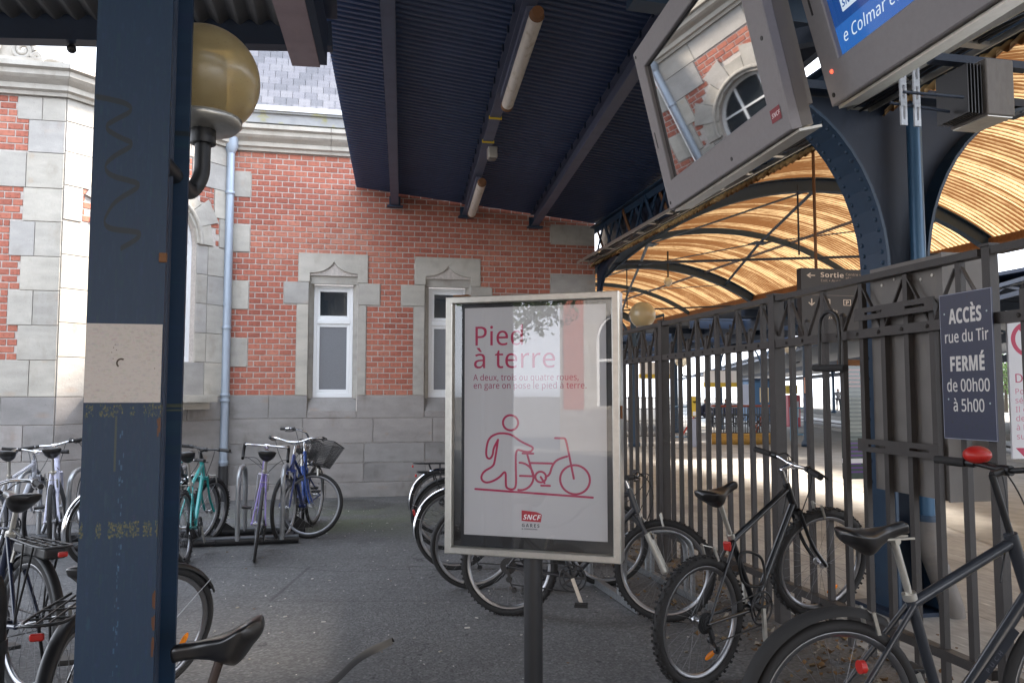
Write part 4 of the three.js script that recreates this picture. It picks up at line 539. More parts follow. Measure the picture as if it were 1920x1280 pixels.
// ---------------------------------------------------------------- poster stand
{
  const A = onD(836, 560, 3.93), B = onD(1160, 545, 3.68), dir = B.clone().sub(A).setY(0), W = dir.length(), H = 1.255, y0 = .73, ang = Math.atan2(-dir.z, dir.x), c = A.clone().add(B).multiplyScalar(.5);
  const s = thing('poster_stand', 'glazed poster case on a dark post showing a crimson walking figure with bicycle', 'poster stand', V(c.x, 0, c.z)); s.rotation.y = ang;
  const fw = .034, D = .11, sh = poly([[-W / 2, y0], [W / 2, y0], [W / 2, y0 + H], [-W / 2, y0 + H]]); sh.holes.push(poly([[-W / 2 + fw, y0 + fw], [W / 2 - fw, y0 + fw], [W / 2 - fw, y0 + H - fw], [-W / 2 + fw, y0 + H - fw]]));
  const fg = extr(sh, .035, .004); fg.translate(0, 0, -.035); obj('frame', uvBox(fg), M.alu, s);
  obj('case', [box(-W / 2, -W / 2 + .02, y0, y0 + H, -D, -.036), box(W / 2 - .02, W / 2, y0, y0 + H, -D, -.036), box(-W / 2 + .02, W / 2 - .02, y0, y0 + .02, -D, -.036), box(-W / 2 + .02, W / 2 - .02, y0 + H - .02, y0 + H, -D, -.036), box(-W / 2 + .02, W / 2 - .02, y0 + .02, y0 + H - .02, -D, -D + .01)], M.steel, s);
  obj('mount_board', box(-W / 2 + .021, W / 2 - .021, y0 + .021, y0 + H - .021, -.06, -.05), M.black, s);
  const pw = W - 2 * fw - .085, ph = H - 2 * fw - .075, px = .008, py = y0 + fw + .055;
  const t = canvasTex(1024, 1690, (g, w, h) => {
    g.fillStyle = '#b9b8ba'; g.fillRect(0, 0, w, h); const cr = '#a3224a'; g.fillStyle = cr; g.textAlign = 'left';
    const fit = (s, x, y, px, wd) => { g.save(); g.font = px + 'px sans-serif'; const m = g.measureText(s).width; g.translate(x, y); g.scale(wd / m, 1); g.fillText(s, 0, 0); g.restore(); };
    fit('Pied', 62, 285, 200, 390); fit('à terre', 62, 455, 200, 615); g.fillStyle = '#8d2b4b'; fit('A deux, trois ou quatre roues,', 66, 548, 64, 770); fit('en gare on pose le pied à terre.', 66, 608, 64, 825);
    g.strokeStyle = cr; g.lineWidth = 15; g.lineJoin = g.lineCap = 'round'; const X = (x) => (x - 862) / (1130 - 862) * w, Y = (y) => (y - 570) / (1012 - 570) * h; const P = (pts, close) => { g.beginPath(); pts.forEach(([x, y], i) => i ? g.lineTo(X(x), Y(y)) : g.moveTo(X(x), Y(y))); if (close) g.closePath(); g.stroke(); }; const O = (x, y, r) => { g.beginPath(); g.ellipse(X(x), Y(y), r / 268 * w, r / 268 * w, 0, 0, 7); g.stroke(); };
    O(952, 795, 14.5); const curve = (pts) => { g.beginPath(); g.moveTo(X(pts[0][0]), Y(pts[0][1])); for (let i = 1; i < pts.length - 1; i++) { const m = [(pts[i][0] + pts[i + 1][0]) / 2, (pts[i][1] + pts[i + 1][1]) / 2]; g.quadraticCurveTo(X(pts[i][0]), Y(pts[i][1]), X(m[0]), Y(m[1])); } g.lineTo(X(pts.at(-1)[0]), Y(pts.at(-1)[1])); g.stroke(); };
    curve([[928, 828], [922, 870], [918, 880], [899, 890], [894, 905], [906, 913], [930, 902], [943, 885], [943, 910], [944, 921], [958, 923], [963, 915], [962, 880], [962, 845], [975, 849], [990, 851], [996, 842], [988, 838], [970, 830], [955, 818], [940, 815], [925, 816], [910, 825], [905, 845], [905, 862], [912, 866], [918, 858], [919, 845], [928, 828]]);
    P([[975, 853], [995, 853]]); P([[984, 856], [996, 899]]); P([[989, 871], [1030, 871]]); curve([[1058, 857], [1040, 862], [1030, 875], [1026, 892], [1018, 897]]); O(1009, 897, 10); P([[1009, 897], [1016, 908]]); P([[1010, 913], [1026, 913]]); P([[970, 896], [996, 896]]);
    g.beginPath(); g.ellipse(X(970), Y(897), 25.5 / 268 * w, 26 / 268 * w, 0, -1.6, 1.7); g.stroke(); O(1072, 900, 27); curve([[1036, 823], [1050, 823], [1054, 823], [1057, 830], [1070, 898]]); P([[884, 924], [1104, 932]]);
    g.fillStyle = '#a8202f'; g.beginPath(); g.moveTo(X(973), Y(961)); g.lineTo(X(1000), Y(963)); g.quadraticCurveTo(X(1010), Y(966), X(1011), Y(968)); g.lineTo(X(1009), Y(982)); g.lineTo(X(973), Y(981)); g.fill();
    g.fillStyle = '#eee'; g.font = 'italic bold 50px sans-serif'; g.fillText('SNCF', X(975), Y(978)); g.fillStyle = '#3a3a42'; g.font = 'bold 34px sans-serif'; g.save(); g.letterSpacing = '6px'; g.fillText('GARES', X(973), Y(992)); g.restore(); g.font = 'bold 15px sans-serif'; g.fillText('& CONNEXIONS', X(973), Y(997));
  });
  const pg = box(px - pw / 2, px + pw / 2, py, py + ph, -.046, -.044), u = pg.attributes.uv, a = pg.attributes.position; for (let i = 0; i < u.count; i++) u.setXY(i, (a.getX(i) - px + pw / 2) / pw, (a.getY(i) - py) / ph);
  obj('poster', pg, mat([1, 1, 1], .6, 0, { map: t }), s);
  const gl = new THREE.PlaneGeometry(W - 2 * fw + .01, H - 2 * fw + .01); gl.translate(0, y0 + H / 2, -.02); obj('glass_pane', gl, mat([1, 1, 1], .0, 0, { transmission: 1, thickness: 0, ior: 1.9 }), s);
  obj('post', [bar(V(0, .004, -.06), V(0, y0, -.06), .045, 24), bar(V(0, .004, -.06), V(0, .016, -.06), .10, 24)], M.rackTube, s);
  obj('hinge', [box(-W / 2 + .03, -W / 2 + .11, y0 + H, y0 + H + .012, -.06, -.02), bar(V(W / 2 + .004, y0 + .66, -.02), V(W / 2 + .004, y0 + .72, -.02), .007, 8)], M.rust, s);
}
// ---------------------------------------------------------------- hanging direction sign
{
  const zS = -7.3, a = onZ(1498, 503, zS), b = onZ(1640, 640, zS), W = 1.5, H = a.y - b.y, s = thing('direction_sign', 'black hanging sign reading Sortie with arrows and pictograms', 'sign', V(a.x, b.y, zS));
  const t = canvasTex(1024, 700, (c, w, h) => { c.fillStyle = '#2a2522'; c.fillRect(0, 0, w, h); c.fillStyle = '#cdbba8'; c.strokeStyle = '#cdbba8'; c.lineWidth = 10; c.lineCap = 'round'; const ar = (x, y, dx, dy) => { c.beginPath(); c.moveTo(x - dx, y - dy); c.lineTo(x + dx, y + dy); c.moveTo(x + dx - dx * .8 - dy * .7, y + dy - dy * .8 - dx * .7); c.lineTo(x + dx, y + dy); c.lineTo(x + dx - dx * .8 + dy * .7, y + dy - dy * .8 + dx * .7); c.stroke(); };
    ar(78, 70, -28, 0); c.font = 'bold 66px sans-serif'; c.fillText('Sortie', 150, 84); c.font = '34px sans-serif'; c.fillStyle = '#a58f7c'; c.fillText('Exit • Ausgang', 152, 128); c.fillText('Centre ville', 350, 62); c.fillText('place de la gare', 350, 98);
    c.fillStyle = '#6b5f55'; c.fillRect(10, 258, w - 20, 5); c.fillStyle = '#cdbba8'; ar(78, 330, 0, 30); c.lineWidth = 6; c.strokeRect(160, 300, 60, 52); c.strokeRect(172, 310, 36, 18); c.fillRect(172, 338, 10, 8); c.fillRect(198, 338, 10, 8); c.strokeRect(330, 300, 54, 54); c.font = 'bold 50px sans-serif'; c.fillText('P', 342, 346); c.fillRect(160, 185, 60, 10); c.fillRect(170, 160, 40, 20); c.fillRect(168, 205, 16, 16); c.fillRect(198, 205, 16, 16);
    c.font = '44px sans-serif'; c.fillText('Accès', 170, 430); c.fillText('aux quais', 170, 490); c.strokeRect(560, 390, 60, 70); c.fillText('S', 576, 440); });
  const g = box(0, W, 0, H, -.04, .04), u = g.attributes.uv, p = g.attributes.position; for (let i = 0; i < u.count; i++) u.setXY(i, p.getX(i) / W, p.getY(i) / H); obj('panel', g, mat([1, 1, 1], .5, 0, { map: t }), s);
  for (const x of [.2, .78]) obj('hanger_rod', bar(V(x, H, 0), V(x, vy(a.x + x) - .1 - b.y, 0), .016, 8), M.rust, s);
}
// ---------------------------------------------------------------- bicycles
const wheelCache = new Map();
function wheelGeo(r, tr, knob) {
  const key = [r, tr, knob].join(); if (wheelCache.has(key)) return wheelCache.get(key);
  const tg = [prep(new THREE.TorusGeometry(r - tr, tr, 10, 56))];
  if (knob) for (let i = 0; i < 64; i++) { const a = i / 64 * 2 * Math.PI; for (const z of i % 2 ? [-.6, .6] : [-.95, 0, .95]) { const k = prep(new THREE.BoxGeometry(.012, .008, .011)), rr2 = r - tr + tr * Math.cos(z * .8) + .002; k.translate(0, rr2, z * tr * .9); k.rotateZ(a); tg.push(k); } }
  else { const tread = prep(new THREE.TorusGeometry(r - tr * .55, tr * .62, 6, 56)); tg.push(tread); }
  const ri = r - 2 * tr + .004, pr = [[ri, -.012], [ri - .004, -.014], [ri - .020, -.010], [ri - .024, 0], [ri - .020, .010], [ri - .004, .014], [ri, .012], [ri, -.012]];
  const rim = prep(new THREE.LatheGeometry(pr.map((p) => new THREE.Vector2(p[0], p[1])), 56)); rim.rotateX(Math.PI / 2);
  const sp = []; for (let i = 0; i < 28; i++) { const a = i / 28 * 2 * Math.PI, b = a + (i % 4 < 2 ? .42 : -.42), z = (i % 2 ? 1 : -1) * .026; sp.push(bar(V(.022 * Math.cos(b), .022 * Math.sin(b), z), V((ri - .02) * Math.cos(a), (ri - .02) * Math.sin(a), 0), .0010, 4)); }
  const hub = [bar(V(0, 0, -.05), V(0, 0, .05), .011, 10), bar(V(0, 0, -.031), V(0, 0, -.024), .026, 14), bar(V(0, 0, .024), V(0, 0, .031), .026, 14), bar(V(0, 0, -.065), V(0, 0, .065), .006, 8)];
  const w = { tyre: join(tg), rim, spokes: join(sp), hub: join(hub) }; wheelCache.set(key, w); return w;
}
function saddleGeo(len = .275, wid = .165) { // wide padded rear, pinched waist, rounded nose, deep side skirts
  const n = 30, m = 18, pos = [], idx = [], S = THREE.MathUtils.smoothstep;
  for (let i = 0; i <= n; i++) { const t = i / n, x = -len * .42 + t * len, rear = t < .12 ? Math.sqrt(Math.max(.03, 1 - (1 - t / .12) ** 2)) : 1, nose = t > .92 ? Math.sqrt(Math.max(.04, 1 - ((t - .92) / .08) ** 2)) : 1, e = rear * nose;
    const w = THREE.MathUtils.lerp(wid, .046, S(t, .16, .74)) * e, sk = (.030 + .040 * Math.exp(-(((t - .36) / .2) ** 2)) + .012 * (1 - t)) * (.45 + .55 * e), top = .020 * (1 - S(t, 0, .4)) + .010 * S(t, .6, .95) - .004 - .014 * S(t, .95, 1);
    for (let j = 0; j < m; j++) { const a = j / m * 2 * Math.PI, c = Math.cos(a), s = Math.sin(a); pos.push(x, top + (s > 0 ? Math.pow(s, .8) * .017 * e : -Math.pow(-s, .75) * sk), Math.sign(c) * Math.pow(Math.abs(c), .8) * w / 2 * (s < 0 ? 1 - .35 * s * s : 1)); } }
  for (let i = 0; i < n; i++) for (let j = 0; j < m; j++) { const a = i * m + j, b = i * m + (j + 1) % m; idx.push(a, b, a + m, b, b + m, a + m); }
  for (const k of [0, n]) { const c = pos.length / 3; let y = 0; for (let j = 0; j < m; j++) y += pos[(k * m + j) * 3 + 1] / m; pos.push(pos[k * m * 3], y, 0); for (let j = 0; j < m; j++) k ? idx.push(c, k * m + j, k * m + (j + 1) % m) : idx.push(c, (j + 1) % m, j); }
  const g = new THREE.BufferGeometry(); g.setAttribute('position', new THREE.Float32BufferAttribute(pos, 3)); g.setAttribute('uv', new THREE.Float32BufferAttribute(new Float32Array(pos.length / 3 * 2), 2)); g.setIndex(idx); g.computeVertexNormals(); return g;
}
const SADDLE = saddleGeo();
function fenderGeo(R, a0, a1, w = .048) { // curved shell round the hub, angles from straight back over the top
  const n = 26, m = 6, pos = [], idx = []; for (let i = 0; i <= n; i++) for (let j = 0; j <= m; j++) { const a = a0 + (a1 - a0) * i / n, c = (j / m - .5) * Math.PI * .9, rr3 = R - (1 - Math.cos(c)) * w * .42; pos.push(rr3 * Math.cos(a), rr3 * Math.sin(a), Math.sin(c) * w / 2); if (i < n && j < m) { const k = i * (m + 1) + j; idx.push(k, k + 1, k + m + 1, k + 1, k + m + 2, k + m + 1); } }
  const g = new THREE.BufferGeometry(); g.setAttribute('position', new THREE.Float32BufferAttribute(pos, 3)); g.setAttribute('uv', new THREE.Float32BufferAttribute(new Float32Array(pos.length / 3 * 2), 2)); g.setIndex(idx); g.computeVertexNormals();
  const h = g.clone(); h.scale(.994, .994, .98); return [prep(g), prep(h)];
}
function bike(o) {
  o = { r: .34, tr: .019, wb: 1.05, seatY: .76, headY: .86, saddleY: .95, steer: 0, lean: 0, pitch: 0, bar: 'flat', frame: M.black, tubeR: .017, style: 'diamond', rim: M.rim, ...o };
  const b = thing(o.name ?? 'bicycle', o.label, 'bicycle', V(o.at.x, o.lift ?? 0, o.at.z), o.group); b.rotation.order = 'YZX'; b.rotation.y = o.heading; b.rotation.x = o.lean; b.rotation.z = o.pitch;
  const r = o.r, O = V(0, r, 0), F = V(o.wb, r, 0), ax = V(-.3256, .9455, 0), pp = V(.9455, .3256, 0), A0 = F.clone().addScaledVector(pp, -.045), onA = (t) => A0.clone().addScaledVector(ax, t), tHB = r + .075, tHT = (o.headY - A0.y) / .9455;
  const HB = onA(tHB), HT = onA(tHT), BB = V(.44, .275 + (r - .34), 0), sd = V(-.292, .956, 0), sAt = (y) => BB.clone().addScaledVector(sd, (y - BB.y) / .956), SC = sAt(o.seatY), SAD = sAt(o.saddleY);
  const steerM = new THREE.Matrix4().makeTranslation(A0.x, A0.y, 0).multiply(new THREE.Matrix4().makeRotationAxis(ax, o.steer)).multiply(new THREE.Matrix4().makeTranslation(-A0.x, -A0.y, 0));
  const place = (m) => { m.applyMatrix4(steerM); return m; };
  const W = wheelGeo(r, o.tr, !!o.knob);
  const wheel = (name, c) => { const g = sub(name, b, c); for (const [k, mt] of [['tyre', o.tyreMat ?? M.rubber], ['rim', o.rim], ['spokes', M.spoke], ['hub', M.steel]]) { const m = new THREE.Mesh(W[k], mt); m.name = k; m.castShadow = m.receiveShadow = true; g.add(m); } return g; };
  const rw = wheel('rear_wheel', O), fw = wheel('front_wheel', F); place(fw); rw.rotation.z = rnd() * 3; fw.rotateZ(rnd() * 3);
  if (o.reflector) { const rf = prep(new THREE.SphereGeometry(.5, 14, 10)); rf.scale(.085, .034, .014); for (const q of [rw, fw]) { const m = obj('spoke_reflector', rf.clone().translate(0, -r * .58, .012), M.amber, q); } rw.rotation.z = .18; }
  // frame
  const t = o.tubeR, fr = []; const out = (p, z) => V(p.x, p.y, z);
  if (o.style === 'diamond') fr.push(bar(SC.clone().addScaledVector(sd, -.03), onA(tHT - .03), t, 12)); if (o.style === 'mixte') { fr.push(bar(onA(tHT - .03), sAt(BB.y + .22), t * .9, 12)); }
  if (o.style === 'step') fr.push(tube([onA(tHT - .03), HB.clone().lerp(BB, .45).add(V(.0, .09, 0)), BB.clone().add(V(.10, .085, 0)), sAt(BB.y + .15)], t * .95, 24, 12), tube([HB.clone().addScaledVector(ax, .02), HB.clone().lerp(BB, .5).add(V(-.02, -.02, 0)), BB], t * 1.2, 24, 12)); else fr.push(bar(onA(tHB + .03), BB, t * 1.15, 14));
  fr.push(bar(BB, SC, t, 12), bar(HB, HT, t * 1.25, 14), bar(V(BB.x, BB.y, -.035), V(BB.x, BB.y, .035), .021, 14));
  for (const z of [-1, 1]) { const S = o.style === 'diamond' ? SC.clone().addScaledVector(sd, -.03) : SC; fr.push(bar(out(S, z * .016), out(O, z * .058), t * .55, 8, t * .45), bar(out(BB, z * .03), out(O, z * .058), t * .65, 8, t * .5), sphere(.014, 0, r, z * .058, 8, 6)); }
  obj('frame', fr, o.frame, b);
  if (o.text) { const d = BB.clone().sub(HB), L = d.length(); for (const sd2 of [1, -1]) { const g = new THREE.PlaneGeometry(L * .5, t * 1.7); g.rotateZ(sd2 > 0 ? 0 : 0); const dir = HB.clone().sub(BB).normalize(); const mm = new THREE.Matrix4().makeBasis(sd2 > 0 ? dir : dir.clone().negate(), V(-dir.y, dir.x, 0).multiplyScalar(sd2 > 0 ? 1 : -1), V(0, 0, sd2)); g.applyMatrix4(mm); const c = BB.clone().lerp(HB, .52); g.translate(c.x, c.y, sd2 * (t * 1.15 + .002)); const tx = canvasTex(512, 64, (c2, w, h) => { c2.fillStyle = o.textBg; c2.fillRect(0, 0, w, h); c2.fillStyle = o.textFg; c2.font = 'bold 50px sans-serif'; c2.textAlign = 'center'; c2.letterSpacing = '14px'; c2.fillText(o.text, w / 2, 50); }); obj('frame_lettering', g, mat([1, 1, 1], .35, 0, { map: tx }), b); } }
  // fork
  const cr = onA(tHB - .02), fk = []; fk.push(bar(cr.clone().addScaledVector(ax, -.01), onA(tHT + .01), .014, 10), beam(out(cr, -.05), out(cr, .05), .03, .03, pp));
  if (o.susp) { const up = [], lo = []; for (const z of [-.05, .05]) { const m = out(F.clone().lerp(cr, .55), z); up.push(bar(out(cr, z), m, .014, 12)); lo.push(bar(m.clone().addScaledVector(ax, .05), out(F, z), .020, 12), sphere(.02, F.x, F.y, z, 8, 6)); } each('fork_leg', [join(lo.slice(0, 2)), join(lo.slice(2))], M.alu, b, place); fk.push(...up, beam(out(F.clone().lerp(cr, .62), -.05).add(V(.03, 0, 0)), out(F.clone().lerp(cr, .62), .05).add(V(.03, 0, 0)), .02, .03, ax)); }
  else for (const z of [-.045, .045]) fk.push(tube([out(cr, z), out(cr.clone().lerp(F, .6).addScaledVector(pp, -.018), z), out(F, z * 1.2)], .0115, 14, 8));
  place(obj('fork', fk, o.forkMat ?? o.frame, b));
  // stem and handlebar
  const ST = onA(tHT + (o.stem ?? .07)), hb = [bar(onA(tHT), ST, .013, 10)]; let grips = [], lev = [], hs, cl = ST.clone();
  if (o.bar === 'flat') { cl = ST.clone().add(V(.07, .015, 0)); hb.push(bar(ST, cl, .014, 10)); hs = [[-.29, -.035, .02], [-.14, 0, .015], [0, .0, 0], [.14, 0, .015], [.29, -.035, .02]].map(([z, x, y]) => V(cl.x + x, cl.y + y, z)); }
  else if (o.bar === 'city') { cl = ST.clone().add(V(.05, .02, 0)); hb.push(bar(ST, cl, .014, 10)); hs = [[-.27, -.22, .03], [-.29, -.10, .045], [-.20, .015, .05], [-.06, .02, .01], [.06, .02, .01], [.20, .015, .05], [.29, -.10, .045], [.27, -.22, .03]].map(([z, x, y]) => V(cl.x + x, cl.y + y, z)); }
  else { cl = ST.clone().add(V(.09, .02, 0)); hb.push(bar(ST, cl, .014, 10)); const side = (s) => [[.20, .0, .0], [.215, .06, .0], [.22, .095, -.05], [.22, .07, -.115], [.22, .0, -.135], [.22, -.06, -.135]].map(([z, x, y]) => V(cl.x + x, cl.y + y, s * z)); hs = [...side(-1).reverse(), V(cl.x, cl.y, -.08), V(cl.x, cl.y, .08), ...side(1)]; }
  place(obj('handlebar', [tube(hs, .0112, 64, 8), ...hb, bar(V(cl.x, cl.y, -.024), V(cl.x, cl.y, .024), .02, 12)], o.barMat ?? M.chrome, b));
  const n = hs.length, lerpE = (a, c, q) => a.clone().lerp(c, q);
  if (o.bar === 'drop') { grips.push(tube(hs.slice(0, 6), .0155, 30, 8), tube(hs.slice(-6), .0155, 30, 8)); for (const s of [-1, 1]) lev.push(tube([V(cl.x + .085, cl.y + .01, s * .22), V(cl.x + .125, cl.y - .03, s * .22), V(cl.x + .12, cl.y - .12, s * .222)], .008, 12, 6)); }
  else { for (const [e, i] of [[hs[0], hs[1]], [hs[n - 1], hs[n - 2]]]) { const k = e.clone().sub(i).normalize(); grips.push(bar(e.clone().addScaledVector(k, .008), e.clone().addScaledVector(k, -.115), .0165, 12)); const p = e.clone().addScaledVector(k, -.14); lev.push(tube([p, p.clone().add(V(.035, -.008, 0)), e.clone().addScaledVector(k, -.07).add(V(.055, -.02, 0)), e.clone().add(V(.05, -.02, 0))], .006, 14, 6), bar(p.clone().addScaledVector(k, -.018), p.clone().addScaledVector(k, .014), .018, 10)); } }
  const hbm = b.children.at(-1); each('grip', grips, M.rubber, b, place); each('brake_lever', o.bar === 'drop' ? lev : [join([lev[0], lev[1]]), join([lev[2], lev[3]])], M.black, b, place);
  const cab = [[hs[1], out(HT.clone().lerp(BB, .25), .03)], [hs[n - 2], out(F.clone().lerp(cr, .75), -.03)], [hs[1], out(cr, .04)]].map(([a, c], i) => { const a2 = a.clone().applyMatrix4(steerM), c2 = i ? c.clone().applyMatrix4(steerM) : c; const m = a2.clone().lerp(c2, .5).add(V(.09, .02 + .03 * i, 0)); return tube([a2, a2.clone().add(V(.07, .0, -a2.z * .2)), m, c2], .0035, 22, 5); }); each('cable', cab, M.black, b);
  if (o.bell) place(obj('bell', [(() => { const s = prep(new THREE.SphereGeometry(.036, 18, 12)); s.scale(1.5, 1.0, 1.4); s.translate(lerpE(hs[o.bell > 0 ? n - 2 : 1], cl, .15).x, hs[1].y + .035, lerpE(hs[o.bell > 0 ? n - 2 : 1], cl, .1).z); return s; })()], M.red, b));
  // saddle
  const sg = new THREE.Mesh(SADDLE, o.saddleMat ?? M.leather); sg.name = 'saddle'; sg.castShadow = true; sg.position.copy(SAD).add(V(o.sadX ?? 0, .03, 0)); sg.rotation.z = o.saddleTilt ?? .02; b.add(sg);
  obj('seat_post', [bar(SC.clone().addScaledVector(sd, -.02), SAD, .0135, 12), bar(SC.clone().addScaledVector(sd, -.012), SC.clone().addScaledVector(sd, .014), t * 1.3, 12), beam(SAD.clone().add(V(-.06, .008, -.02)), SAD.clone().add(V(.07, .01, -.02)), .007, .007), beam(SAD.clone().add(V(-.06, .008, .02)), SAD.clone().add(V(.07, .01, .02)), .007, .007), bar(SAD.clone().add(V(0, 0, -.025)), SAD.clone().add(V(0, 0, .025)), .012, 10)], o.postMat ?? M.alu, b);
  // drive
  const cx = sub('crankset', b, V(BB.x, BB.y, 0)), ca = o.crank ?? -1.2, cring = [prep(new THREE.TorusGeometry(.088, .006, 6, 40)).translate(0, 0, .05), prep(new THREE.TorusGeometry(.060, .005, 6, 30)).translate(0, 0, .045)]; for (let i = 0; i < 5; i++) { const a = i * 1.2566; cring.push(beam(V(0, 0, .05), V(.086 * Math.cos(a), .086 * Math.sin(a), .05), .016, .005, V(0, 0, 1))); } obj('chainring', cring, o.ringMat ?? M.rackTube, cx);
  for (const s of [1, -1]) { const e = V(s * .17 * Math.cos(ca), s * .17 * Math.sin(ca), s * .075); obj('crank_arm', beam(V(0, 0, s * .06), e, .024, .014, V(0, 0, 1)), M.alu, cx); obj('pedal', [rbox(.09, .022, .085, .006).translate(e.x, e.y, s * .125), bar(V(e.x, e.y, s * .07), V(e.x, e.y, s * .16), .007, 8)], M.black, cx); }
  const chain = [bar(V(BB.x, BB.y + .09, .05), V(0, r + .036, .046), .0042, 5), o.gears ? bar(V(BB.x, BB.y - .09, .05), V(.02, r - .12, .046), .0042, 5) : bar(V(BB.x, BB.y - .09, .05), V(0, r - .036, .046), .0042, 5)]; obj('chain', chain, M.rackTube, b);
  obj('cassette', o.gears ? [0, 1, 2, 3].map((i) => bar(V(0, r, .036 + i * .005), V(0, r, .039 + i * .005), .056 - i * .009, 18)) : [bar(V(0, r, .044), V(0, r, .048), .036, 18)], M.rackTube, b);
  if (o.gears) obj('derailleur', [beam(V(.0, r - .02, .062), V(.015, r - .085, .062), .02, .016), bar(V(.01, r - .085, .045), V(.01, r - .085, .06), .022, 12), beam(V(.012, r - .09, .058), V(.045, r - .155, .058), .014, .008), bar(V(.045, r - .155, .045), V(.045, r - .155, .058), .02, 12)], M.rackTube, b);
  each('brake', [V(F.x, F.y, 0).add(V(-.02, r * .96, 0)), O.clone().add(V(.12, r * .95, 0))].map((c, i) => { const m = [beam(c.clone().add(V(.02, -.03, -.045)), c.clone().add(V(0, .05, -.04)), .012, .012), beam(c.clone().add(V(.02, -.03, .045)), c.clone().add(V(0, .05, .04)), .012, .012), bar(c.clone().add(V(0, .045, -.04)), c.clone().add(V(0, .045, .04)), .003, 5)]; if (!i) m.forEach((q) => q.applyMatrix4(steerM)); return join(m); }), M.alu, b);
  if (o.fender) { const fm = o.fender, R = r + .022, wd = o.fenderW ?? .05; const rear = obj('rear_mudguard', fenderGeo(R, o.fRear?.[0] ?? .75, o.fRear?.[1] ?? 3.35, wd), fm, b); rear.position.copy(O); const st = [bar(V(0, r, .062), V(R * Math.cos(2.85), r + R * Math.sin(2.85), .026), .0025, 5), bar(V(0, r, -.062), V(R * Math.cos(2.85), r + R * Math.sin(2.85), -.026), .0025, 5)]; each('stay', st, M.steel, b);
    if (!o.noFront) { const fr2 = obj('front_mudguard', fenderGeo(R, .55, 2.95, wd).map((g) => g.translate(F.x, F.y, 0)), fm, b); place(fr2); each('stay', [bar(V(F.x, F.y, .06), V(F.x + R * Math.cos(.8), F.y + R * Math.sin(.8), .024), .0025, 5), bar(V(F.x, F.y, -.06), V(F.x + R * Math.cos(2.75), F.y + R * Math.sin(2.75), -.024), .0025, 5)], M.steel, b, place); } }
  if (o.tail) { const g = fenderGeo(r + .05, o.tail[0], o.tail[1], .075); const m = obj('clip_on_mudguard', g, M.rubber, b); m.position.copy(O); }
  if (o.carrier) { const y = 2 * r + .07, x0 = -.30, x1 = .16, c = [tube([V(x1, y, -.05), V(x0 + .04, y, -.065), V(x0, y + .004, -.03), V(x0, y + .004, .03), V(x0 + .04, y, .065), V(x1, y, .05)], .006, 40, 6)]; for (const x of [-.2, -.08, .04]) c.push(bar(V(x, y, -.064), V(x, y, .064), .004, 6)); for (const z of [-.02, .02]) c.push(bar(V(x0, y, z), V(x1, y, z), .004, 6)); for (const z of [-1, 1]) c.push(bar(V(-.14, y, z * .062), V(0, r + .015, z * .066), .006, 6), bar(V(-.02, y, z * .062), V(0, r + .015, z * .066), .005, 6)); c.push(bar(V(x1, y, 0), sAt(y + .03), .006, 6)); obj('carrier', c, M.black, b);
    obj('tail_light', rbox(.018, .026, .045, .008).translate(x0 - .014, y - .03, 0), M.red, b); if (o.battery) obj('battery', rbox(.36, .055, .105, .012).translate(-.06, y - .035, 0), M.black, b); }
  else if (o.tailLight) obj('tail_light', (() => { const g = rbox(.022, .05, .045, .008); const p = SC.clone().add(V(-.035, -.045, 0)); return g.translate(p.x, p.y, 0); })(), M.red, b);
  if (o.stayLight) obj('tail_light', (() => { const g = prep(new THREE.CylinderGeometry(.024, .024, .02, 16)); g.rotateZ(Math.PI / 2); const p = O.clone().lerp(SC, .42); return g.translate(p.x - .045, p.y, .03); })(), M.red, b);
  if (o.fenderLight) obj('tail_reflector', rbox(.02, .055, .035, .006).rotateZ(.3).translate((r + .035) * Math.cos(2.75), r + (r + .035) * Math.sin(2.75), 0), M.red, b);
  if (o.headlight) { const hl = onA(tHB + .03).add(V(.075, .02, 0)); place(obj('front_light', [at(lathe([[0, -.035], [.02, -.03], [.032, .0], [.033, .02], [.0, .022]], 18), hl.x, hl.y, 0, 0, 0, -Math.PI / 2)], M.chrome, b)); }
  if (o.basket) { const c = onA(tHT + .02).add(V(.20, .0, 0)), g = [], w0 = .11, w1 = .165, d0 = .09, d1 = .12, hh = .25, y0 = c.y - .13; const P = (u, q) => { const a = u * 4, k = Math.floor(a) % 4, f = a - Math.floor(a), wz = w0 + (w1 - w0) * q, dx = d0 + (d1 - d0) * q, cs = [[-dx, -wz], [dx, -wz], [dx, wz], [-dx, wz]], A = cs[k], B = cs[(k + 1) % 4]; return V(c.x + A[0] + (B[0] - A[0]) * f + .05 * q, y0 + hh * q, A[1] + (B[1] - A[1]) * f); };
    for (let i = 0; i < 72; i++) g.push(bar(P(i / 72, 0), P(i / 72, 1), .0021, 4)); for (let q = 0; q <= 14; q++) for (let k = 0; k < 4; k++) g.push(bar(P(k / 4, q / 14), P(k / 4 + .2499, q / 14), q % 14 ? .002 : .005, 5)); for (let i = 1; i < 12; i++) g.push(bar(P(i / 48, 0), P(.75 - i / 48, 0), .0014, 4)); place(obj('basket', g, M.black, b)); place(obj('basket_stay', [bar(V(c.x, y0, .05), onA(tHB + .02), .006), bar(V(c.x, y0, -.05), onA(tHB + .02), .006)], M.black, b)); }
